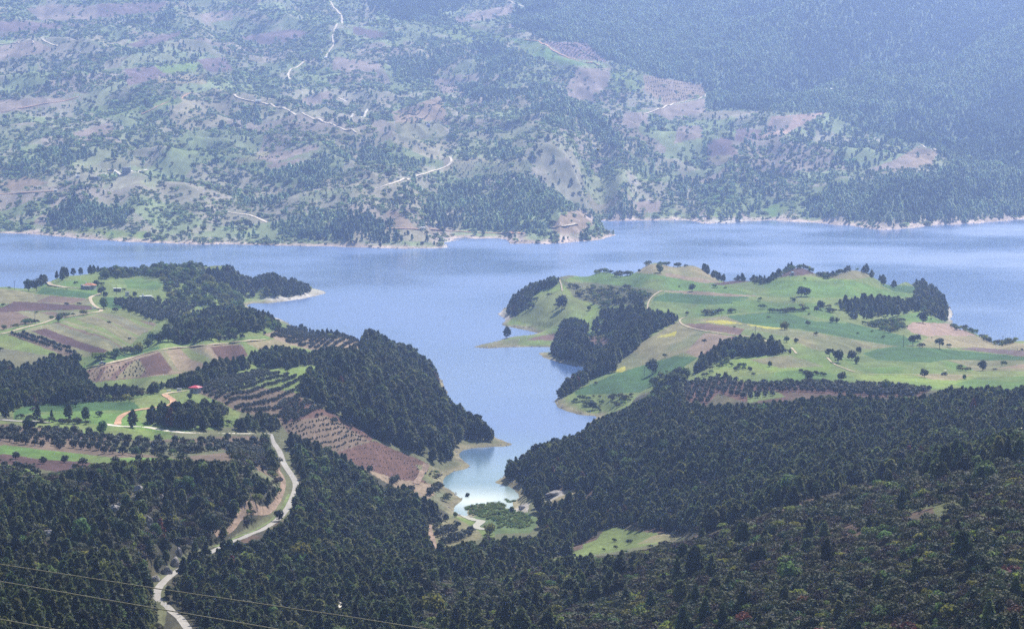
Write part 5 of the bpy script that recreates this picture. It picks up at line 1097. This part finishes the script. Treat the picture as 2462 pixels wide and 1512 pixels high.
def thing(name, u, v, label, cat, group=None, rz=0, dz=0, water=False):
    if water: x, y = unproj(u, v, 0); q = (float(x), float(y), 0)
    else: q = at(u, v)
    e = link(name, None, None, (q[0], q[1], q[2] + dz)); e.rotation_euler[2] = rz; return tag(e, label, cat, group)
B_WHITE = flat('white_plaster', (.66, .65, .62), .8, (.4, 2), .85, 1.1); B_GREY = flat('bare_block_wall', (.33, .34, .36), .9, (.5, 3)); B_DARK = flat('dark_boards', (.07, .065, .06), .9, (1,)); B_ORANGE = flat('clay_tiles', (.52, .22, .11), .85, (.5, 3), .75, 1.25)
B_PINKR = flat('red_sheet_roof', (.55, .045, .085), .55, (.6,), .85, 1.15); B_METAL = flat('white_sheet', (.78, .78, .76), .5, (.5,), .9, 1.05); B_GLASS = flat('window_glass', (.03, .035, .045), .15); B_WOOD = flat('pole_wood', (.12, .095, .07), .9, (2,)); B_TYRE = flat('tyre_rubber', (.02, .02, .02), .9)
B_BLUEGREY = flat('blue_grey_paint', (.16, .20, .33), .35, spec=.5); B_TURQ = flat('turquoise_canopy', (.05, .45, .60), .5); B_YEL = flat('cream_canopy', (.70, .66, .45), .6); B_NAVY = flat('dark_blue_paint', (.035, .045, .10), .4, spec=.5); B_BLUE = flat('blue_sheet', (.03, .07, .40), .5); B_ROCK = flat('limestone', (.34, .31, .29), .95, (.3, 1.2, 4), .62, 1.35); B_CABLE = flat('cable_strand', (.30, .27, .19), .6, (20,))
def hip(c, sx, sy, h, rx=.5):
    x, y = sx / 2, sy / 2; return MB().hull([(c[0]+a*x, c[1]+b*y, c[2]) for a in (-1, 1) for b in (-1, 1)] + [(c[0]+a*x, c[1]+b*y, c[2]-.12) for a in (-1, 1) for b in (-1, 1)] + [(c[0]-x*rx, c[1], c[2]+h), (c[0]+x*rx, c[1], c[2]+h)])
def opening(par, name, c, w, h, pane=True, y=0):
    m = MB(); m.box((c[0], c[1] - .03, c[2]), (w + .24, .10, h + .24)); f = m.build(name, B_WHITE, par)
    p = MB(); p.box((c[0], c[1] - .07, c[2]), (w, .06, h)); p.build('pane' if pane else 'door_leaf', B_GLASS if pane else B_DARK, f)
# farmhouse
t = thing('farmhouse', 213, 695, 'farmhouse with orange tiled hip roof and white porch roof beside the lake', 'house', rz=-.18)
MB().box((0, 0, 1.4), (10.4, 6.4, 3.2)).build('wall', B_GREY, t); hip((.8, .2, 3.05), 9.6, 6.8, 1.7, .3).build('roof', B_ORANGE, t)
MB().box((-4.6, -.6, 3.2), (1.9, 4.6, .5)).build('annex_roof', B_GREY, t); MB().box((-.2, -4.0, 2.7), (6.0, 1.8, .14), ry=0).build('porch_roof', B_METAL, t)
for x in (-3, -1, 1, 2.6): MB().box((x, -4.6, 1.3), (.22, .22, 2.7)).build('porch_post', B_WHITE, t)
MB().box((-2.2, 1.0, 4.3), (.8, .8, 1.5)).build('chimney', B_WHITE, t)
for x in (-3.9, -1.6, 3.8): opening(t, 'window', (x, -3.2, 1.7), 1.0, 1.1)
opening(t, 'door', (.6, -3.2, 1.2), 1.0, 2.1, False)
t = thing('shed', 282, 701, 'long low shed with a gleaming white roof among garden trees', 'shed', rz=-.08)
MB().box((0, 0, 1.1), (5.2, 3, 2.4)).build('wall', B_DARK, t); MB().box((0, -.2, 2.5), (6, 3.9, .25)).build('roof', B_METAL, t); opening(t, 'door', (1.2, -1.5, 1.0), 1.0, 1.9, False)
t = thing('small_house', 306, 712, 'small pale grey flat roofed house between two garden trees', 'house', rz=.1)
MB().box((0, 0, 1.5), (2.9, 2.9, 3.2)).build('wall', B_WHITE, t); MB().box((0, 0, 3.2), (3.2, 3.2, .2)).build('roof', B_GREY, t); opening(t, 'window', (.4, -1.45, 1.9), .9, 1.0)
t = thing('white_roofed_house', 351, 719, 'low house with two flat white roofs at the end of the farm lane', 'house', rz=-.1)
MB().box((.6, 0, 1.1), (7.4, 4, 2.4)).build('wall', B_GREY, t); MB().box((1.6, -.3, 2.45), (6.0, 5.2, .22)).build('roof', B_METAL, t); MB().box((-3.2, -.4, 2.15), (3.2, 4, .2)).build('lean_to_roof', B_METAL, t); MB().box((-2.4, .6, 3.0), (.9, .9, 1.3)).build('water_tank', B_WHITE, t); MB().box((4.6, -.3, 1.6), (1.6, 3.4, .15)).build('awning', B_METAL, t)
for x in (-.6, 2.6): opening(t, 'window', (x, -2, 1.3), 1.1, 1.0)
opening(t, 'door', (1.0, -2, 1.0), .9, 1.9, False)
# hut with the red roof, the tank and the trough
t = thing('hut', 470, 944, 'grey block hut with pinkish red hip roof at the top of the olive rows', 'hut', rz=-.35)
MB().box((0, 0, 1.2), (4.3, 4.0, 3.0)).build('wall', B_GREY, t); hip((0, 0, 2.72), 5.6, 5.2, .95, .12).build('roof', B_PINKR, t); opening(t, 'window', (1.2, -2, 1.5), .8, .9); opening(t, 'door', (-.9, -2, .95), .9, 1.9, False)
t = thing('water_tank', 431, 941, 'pale block water tank beside the cream dirt path', 'tank', rz=.05); MB().box((0, 0, .7), (2.3, 1.8, 1.5)).build('tank_wall', B_WHITE, t); MB().box((0, 0, 1.5), (2.5, 2.0, .12)).build('lid', B_GREY, t)
t = thing('trough', 406, 942, 'low pale trough on legs at the end of the dirt path', 'trough', rz=.05); MB().box((0, 0, .85), (1.9, .9, .35)).build('basin', B_METAL, t)
for x in (-.8, .8):
    for y in (-.35, .35): MB().box((x, y, .3), (.14, .14, .8)).build('leg', B_GREY, t)
# vehicles
def wheel(par, c, r, w):
    o = MB().cyl(c, r, w, 'Y', 16).build('wheel', B_TYRE, par); MB().cyl((c[0], c[1] - (w/2 + .012 if c[1] < 0 else -w/2 - .012), c[2]), r * .5, .02, 'Y', 12).build('rim', B_METAL, o)
t = thing('pickup_truck', 246, 877, 'blue grey pickup with a white cab roof parked on the field track', 'pickup', rz=.42, dz=.28)
MB().hull([(-1.95, y, z) for y in (-.8, .8) for z in (.4, .85)] + [(-1.1, y, 1.05) for y in (-.8, .8)] + [(.15, y, z) for y in (-.8, .8) for z in (.4, 1.05)]).build('body', B_BLUEGREY, t)
MB().hull([(-1.15, y, 1.05) for y in (-.76, .76)] + [(.15, y, 1.05) for y in (-.76, .76)] + [(-.65, y, 1.62) for y in (-.66, .66)] + [(.1, y, 1.62) for y in (-.66, .66)]).build('cab', B_GLASS, t); MB().box((-.27, 0, 1.66), (.95, 1.42, .09)).build('cab_roof', B_METAL, t)
m = MB(); m.box((1.1, 0, .65), (1.86, 1.55, .12))
for y in (-.78, .78): m.box((1.1, y, .88), (1.86, .07, .46))
m.box((2.03, 0, .88), (.07, 1.6, .46)); m.build('cargo_bed', B_BLUEGREY, t)
for x in (-1.3, 1.25):
    for y in (-.74, .74): wheel(t, (x, y, .36), .36, .22)
for y in (-.58, .58): MB().box((-1.96, y, .72), (.06, .26, .16)).build('headlight', B_METAL, t)
t = thing('car', 226, 744, 'small white car on the pale farm track', 'car', rz=1.3, dz=.25)
MB().hull([(x, y, z) for x in (-1.9, 1.9) for y in (-.8, .8) for z in (.35, .85)]).build('body', B_METAL, t); MB().hull([(x, y, .85) for x in (-1.1, 1.5) for y in (-.75, .75)] + [(x, y, 1.42) for x in (-.5, 1.1) for y in (-.62, .62)]).build('cabin', B_GLASS, t); MB().box((.3, 0, 1.44), (1.55, 1.2, .06)).build('car_roof', B_METAL, t)
for x in (-1.2, 1.2):
    for y in (-.75, .75): wheel(t, (x, y, .32), .32, .2)
def tractor(u, v, label, canopy, rz, dome):
    t = thing('tractor', u, v, label, 'tractor', rz=rz, dz=.15)
    MB().hull([(-1.75, y, z) for y in (-.32, .32) for z in (.65, 1.2)] + [(-.2, y, z) for y in (-.38, .38) for z in (.6, 1.4)]).build('bonnet', B_NAVY, t); MB().box((.45, 0, .85), (1.5, .7, .6)).build('body', B_NAVY, t); MB().box((.5, 0, 1.35), (.5, .5, .5)).build('seat', B_DARK, t)
    for y in (-.72, .72): wheel(t, (.6, y, .72), .75, .36); wheel(t, (-1.35, y * .9, .42), .45, .24)
    for x in (-.2, 1.0):
        for y in (-.5, .5): MB().box((x, y, 1.75), (.06, .06, 1.15)).build('roof_post', B_DARK, t)
    if dome: MB().hull([(.4 + 1.5 * math.cos(a) * r, 1.15 * math.sin(a) * r, 2.3 + z) for r, z in ((1, 0), (.8, .3), (.3, .45)) for a in np.linspace(0, 6.28, 13)[:-1]]).build('canopy', canopy, t)
    else: MB().box((.4, 0, 2.37), (1.7, 1.4, .14)).build('canopy', canopy, t)
    MB().cyl((-.9, .1, 1.65), .05, .8).build('exhaust', B_DARK, t)
    return t
tractor(2271, 902, 'dark tractor with a cream canopy on the pale meadow track', B_YEL, .25, False)
tractor(1904, 663, 'tractor under a bright turquoise canopy at the edge of the ploughed crest', B_TURQ, .2, True)
# far side buildings
t = thing('grey_house', 304, 416, 'two storey unfinished grey house on the terrace across the lake', 'house', rz=.05); MB().box((0, 0, 3.2), (11, 8, 7)).build('wall', B_GREY, t); MB().box((0, 0, 6.85), (11.8, 8.8, .3)).build('roof', B_GREY, t); MB().box((-4.6, -2, 7.6), (1.2, 1.2, 1.3)).build('roof_tank', B_METAL, t)
for x in (-3.4, 0, 3.4): opening(t, 'window', (x, -4, 5.0), 1.6, 1.6); opening(t, 'window', (x, -4, 1.7), 1.6, 1.6)
t = thing('long_house', 226, 432, 'long low dark walled house with pale rooms across the lake', 'house'); MB().box((0, 0, 1.6), (11, 5, 3.8)).build('wall', B_DARK, t); MB().box((0, 0, 3.6), (11.5, 5.6, .25)).build('roof', B_GREY, t); MB().box((6.8, -1, 1.6), (2.4, 3, 3.4)).build('annex', B_WHITE, t)
for x in (-3.6, -1.2, 1.2, 3.6): opening(t, 'window', (x, -2.5, 1.9), 1.2, 1.3)
def small_building(u, v, w, d, h, label, wallm, roofm, rz=0):
    t = thing('cabin', u, v, label, 'cabin', rz=rz); MB().box((0, 0, h / 2 - .2), (w, d, h + .4)).build('wall', wallm, t); MB().hull([(a * (w / 2 + .4), b * (d / 2 + .4), h) for a in (-1, 1) for b in (-1, 1)] + [(a * (w / 2 + .4), 0, h + w * .12) for a in (-1, 1)]).build('roof', roofm, t); opening(t, 'door', (0, -d / 2, h * .42), w * .18, h * .75, False)
small_building(187, 427, 4.5, 4, 2.6, 'little white roofed cabin beside the long dark house across the lake', B_WHITE, B_METAL, .2); small_building(1016, 553, 4, 4, 3, 'white cabin by the shore track near the far headland', B_WHITE, B_METAL)
small_building(621, 246, 8, 4, 2.4, 'long white shed beside the straight dirt road on the far slope', B_WHITE, B_METAL, -.1); small_building(1030, 305, 5, 4, 3, 'blue roofed cabin among terraces on the far slope', B_GREY, B_BLUE); small_building(1994, 219, 9, 6, 3.5, 'pale farm building in a clearing of the wooded mountain', B_WHITE, B_METAL)
small_building(203, 6, 10, 6, 4, 'white house at the top of the far fields', B_WHITE, B_METAL); small_building(783, 142, 5, 4, 2.6, 'white hut at the lower end of the winding dirt road', B_WHITE, B_METAL); small_building(134, 462, 4, 4, 3, 'tiny white hut among bushes above the far shore', B_WHITE, B_METAL)
# boats and floats
def boat(u, v, L_, hullm, label, rz):
    t = thing('boat', u, v, label, 'boat', 'boats along the far shore', rz=rz, water=True); w_ = L_ * .26; m = MB(); P = []
    for s, b_, zt in ((-.5, .75, .62), (-.2, 1, .55), (.15, .95, .58), (.38, .55, .7), (.5, .04, .85)):
        P += [(s * L_, -w_ / 2 * b_, zt), (s * L_, w_ / 2 * b_, zt), (s * L_ * .9, -w_ * .3 * b_, -.2), (s * L_ * .9, w_ * .3 * b_, -.2)]
    m.hull(P); m.build('hull', hullm, t)
    for s in (-.25, .1): MB().box((s * L_, 0, .66), (.3, w_ * .8, .08)).build('thwart', B_WOOD, t)
boat(1118, 572.5, 7.4, B_METAL, 'long white boat moored by the rocky far bank', .05); boat(1216, 576, 5, B_NAVY, 'dark rowing boat at the grassy far beach', -.05); boat(1233, 580, 4.4, B_METAL, 'short white boat next to the grassy far beach', .4)
for u, v in ((900, 759), (831, 787), (2079, 625), (2220, 642), (1188, 691), (1490, 556)):
    x, y = unproj(u, v, 0); m = MB(); m.sph((0, 0, .15), (1.0, 1.0, .8)); m.cyl((0, 0, .62), .12, .5); o = m.build('float', B_METAL); o.location = (float(x), float(y), 0); tag(o, 'white float bobbing on open water', 'float', 'white floats on the lake')
# utility poles
def pole(u, v, h, label):
    t = thing('utility_pole', u, v, label, 'pole', 'wooden utility poles'); MB().cyl((0, 0, h / 2 - .3), .16, h + .6, 'Z', 8, .11).build('post', B_WOOD, t); MB().box((0, 0, h - .45), (1.7, .14, .14)).build('crossarm', B_WOOD, t)
    for x in (-.75, 0, .75): MB().cyl((x, 0, h - .25), .06, .26, 'Z', 8).build('insulator', B_WHITE, t)
for u, v, h, lab in ((1816,808,6.5,'utility pole beside the track above the pine strip'),(1549,903,5.5,'utility pole by the big tree on the deep green field'),(2172,834,7.5,'utility pole next to the flat topped tree in the dark green field'),(2411,831,6.5,'utility pole near the bushes at the lake edge'),(280,709,7,'utility pole at the farm lane'),(816,456,11,'utility pole beside the pale plot on the far slope'),(857,506,11,'utility pole above the far shore wood'),(35,697,7,'utility pole near the big clump by the lake'),(84,773,6,'utility pole beside the pale farm track')): pole(u, v, h, lab)
# overhead cables in front of the hillside
for k, (P, dist, lab) in enumerate((([(0,1356),(375,1414),(833,1481),(1028,1512)], 112, 'uppermost cable crossing the lower left corner'), ([(0,1397),(341,1456),(668,1512)], 108, 'middle cable of the three crossing the lower left corner'), ([(0,1488),(136,1513)], 104, 'lowest cable, cutting just the bottom left corner'))):
    Q = []
    for u, v in P:
        dx, dy, dz = ray(u, v); s = dist / dy; Q.append(Vector((float(dx * s), dist, float(H + dz * s))))
    d0 = (Q[1] - Q[0]).normalized(); d1 = (Q[-1] - Q[-2]).normalized()
    Q = [Q[0] - d0 * 45 + Vector((0, 0, .8)), Q[0] - d0 * 18 + Vector((0, 0, .12))] + Q + [Q[-1] + d1 * 18 + Vector((0, 0, .12)), Q[-1] + d1 * 45 + Vector((0, 0, .8))]
    V, Fc = tube([tuple(q) for q in Q], [.021] * len(Q), 6)
    V = []; 
    for q in Q:
        for j in range(6): a = j * math.pi / 3; V.append((q.x, q.y + math.cos(a) * .021, q.z + math.sin(a) * .021))
    me = bpy.data.meshes.new('cable'); me.from_pydata(V, [], Fc); me.materials.append(B_CABLE); tag(link('cable', me), lab, 'cable', 'overhead cables')
# a bird crossing the valley
dx, dy, dz = ray(1438, 361); s = 520 / dy; m = MB(); m.sph((0, 0, 0), (.34, .11, .11)); m.sph((.2, 0, .03), (.11, .09, .09)); m.hull([(-.15, 0, 0), (-.33, .06, 0), (-.33, -.06, 0), (-.3, 0, .02)])
for sgn in (-1, 1): m.hull([(.1, sgn * .04, .02), (-.08, sgn * .04, .02), (.06, sgn * .25, .13), (-.08, sgn * .24, .12), (-.06, sgn * .45, .06), (-.1, sgn * .42, .055), (0, sgn * .25, .10)])
o = m.build('bird', B_DARK); o.location = (float(dx * s), 520, float(H + dz * s)); o.rotation_euler = (.3, -.35, .2); tag(o, 'small dark bird gliding in front of the far slope', 'bird')
# people and goats
def skinned(name, J, E_, R_, mats, pick):
    me = bpy.data.meshes.new(name); me.from_pydata(J, E_, []); o = bpy.data.objects.new(name, me); COL.objects.link(o)
    md = o.modifiers.new('s', 'SKIN'); sv = me.skin_vertices[0].data
    for i, r_ in enumerate(R_): sv[i].radius = (r_, r_)
    sv[0].use_root = True; o.modifiers.new('d', 'SUBSURF').levels = 1
    dg = bpy.context.evaluated_depsgraph_get(); m2 = bpy.data.meshes.new_from_object(o.evaluated_get(dg)); bpy.data.objects.remove(o); m2.name = name; m2.materials.clear()
    for q in mats: m2.materials.append(q)
    for p in m2.polygons: p.material_index = pick(p.center); p.use_smooth = True
    return m2
M_SKIN = flat('skin', (.42, .26, .18)); M_SHIRT = flat('white_shirt', (.7, .68, .64)); M_TROUS = flat('dark_trousers', (.03, .03, .04)); M_GOAT = flat('dark_fleece', (.035, .03, .03), .95, (6,))
PJ = [(0,0,.92),(0,0,1.15),(0,0,1.38),(0,0,1.52),(0,.02,1.66),(.18,0,1.38),(.24,.02,1.12),(.22,.10,.90),(-.18,0,1.38),(-.24,.02,1.12),(-.22,.10,.90),(.09,0,.86),(.11,.05,.48),(.11,0,.06),(.11,.14,.03),(-.09,0,.86),(-.11,-.03,.48),(-.11,-.08,.06),(-.11,.06,.03)]
PE = [(0,1),(1,2),(2,3),(3,4),(2,5),(5,6),(6,7),(2,8),(8,9),(9,10),(0,11),(11,12),(12,13),(13,14),(0,15),(15,16),(16,17),(17,18)]
pm2 = skinned('person', PJ, PE, [.13,.13,.14,.06,.105,.065,.048,.038,.065,.048,.038,.09,.065,.045,.04,.09,.065,.045,.04], [M_SHIRT, M_TROUS, M_SKIN], lambda c: 2 if c.z > 1.5 or (abs(c.x) > .17 and c.z < .98 and c.z > .8) else (1 if c.z < .92 else 0))
for u, v, lab, rz in ((204, 877, 'person in pale shirt walking on the green strip beyond the pickup', .4), (2446, 843, 'person in white shirt beside dark goats on the dry strip', 2.0)):
    q = at(u, v); o = link('person', pm2, None, q); o.rotation_euler[2] = rz; tag(o, lab, 'person')
GJ = [(-.35,0,.62),(0,0,.66),(.32,0,.66),(.52,0,.82),(.66,0,.86),(.80,0,.80),(-.38,.10,.35),(-.44,.10,.28),(-.40,.10,.03),(-.38,-.10,.35),(-.44,-.10,.28),(-.40,-.10,.03),(.32,.10,.34),(.33,.10,.03),(.32,-.10,.34),(.33,-.10,.03),(-.55,0,.70)]
GE = [(0,1),(1,2),(2,3),(3,4),(4,5),(0,6),(6,7),(7,8),(0,9),(9,10),(10,11),(2,12),(12,13),(2,14),(14,15),(0,16)]
gm2 = skinned('goat', GJ, GE, [.17,.19,.18,.10,.09,.05,.075,.045,.035,.075,.045,.035,.06,.035,.06,.035,.03], [M_GOAT], lambda c: 0)
for u, v, rz in ((2451,845,.3),(2456,842,2.0),(2459,844,-.6),(2377,821,.1),(2383,821,3.0),(2240,813,.8)):
    q = at(u, v); o = link('goat', gm2, None, q); o.rotation_euler[2] = rz; tag(o, 'dark goat grazing on the dry grass by the lake' if u < 2450 else 'dark goat beside the person in a white shirt', 'goat', 'grazing dark goats' if u < 2450 else 'goats by the person')
# rock outcrops on the wooded hillside
def rock_mesh(seed, sub=3):
    bm = bmesh.new(); bmesh.ops.create_icosphere(bm, subdivisions=sub, radius=.5)
    P = np.array([v.co[:] for v in bm.verts]); n_ = fbm(P[:, 0] * 3 + seed * 9.1, P[:, 1] * 3 + P[:, 2] * 2.3, seed, 4); q_ = np.round(n_ * 7) / 7 * .6 + n_ * .4
    for v, k in zip(bm.verts, q_): v.co *= .45 + 1.05 * k
    me = bpy.data.meshes.new('rock'); bm.to_mesh(me); bm.free(); me.materials.append(B_ROCK); return me
ROCKS = [rock_mesh(i) for i in range(4)]
for i, (u, v, wpx, hpx, lab) in enumerate(ROCKPOS):
    q = at(u, v)
    if not q: continue
    o = link('rock_outcrop', ROCKS[i % 4], None, (q[0], q[1] + 1.0, q[2] + .3)); sx = wpx * q[1] / F * 1.15; sz = hpx * q[1] / F * 1.3; o.scale = (sx, sx * .8, sz); o.rotation_euler = (0, 0, i * 1.3); tag(o, lab, 'rock')
# shore boulders and reeds as masses
for m in ROCKS[:3]: proto('rock', m)
def shore_rocks():
    n = 260000; x, y = cand(n, 1250, 4000, .01); z, s = height(x, y, True); u, v = proj(x, y, z); hid = grid_at(GHID, x, y)
    w_ = np.where(y > 3000, 10, 4.5); nz = fbm(x / 25, y / 40, 301, 3); ok = (s > -1) & (s < w_ * (nz * 2.6 - .5)) & (hid < 2) & (u > -20) & (u < 2480) & (rng.uniform(size=n) < .5)
    h = rng.uniform(.4, 1, n) ** 2 * np.where(y > 3000, 1.3, .9); return np.stack([x, y, np.maximum(z, 0) - .1, h, u, v, hid], 1)[ok]
mass('shore_rocks', 'pale boulders and stones along the waterline', [(shore_rocks(), PROTO['rock'], 1.0, 1.9)], 'rocks')
RD = np.zeros((RH, RW), np.float32); fill(RD, [(1118,1222),(1142,1213),(1210,1208),(1216,1226),(1238,1226),(1265,1240),(1285,1256),(1260,1270),(1200,1270),(1186,1250),(1150,1243),(1130,1236)], .6); fill(RD, [(1199,1206),(1215,1200),(1240,1203),(1236,1209)], .35)
n = 60000; x, y = cand(n, 1150, 1450, 0); z, s = height(x, y, True); u, v = proj(x, y, np.maximum(z, 0)); ok = (rng.uniform(size=n) < look(RD, u, v)) & (s > -25) & ~look(roadmask, u, v)
mass('reeds', 'dense green reed bed at the head of the cove', [(np.stack([x, y, np.maximum(z, -.4), rng.uniform(.5, 1.3, n), u, v, z], 1)[ok], PROTO['reed'], .9, 1.5)], 'reeds')
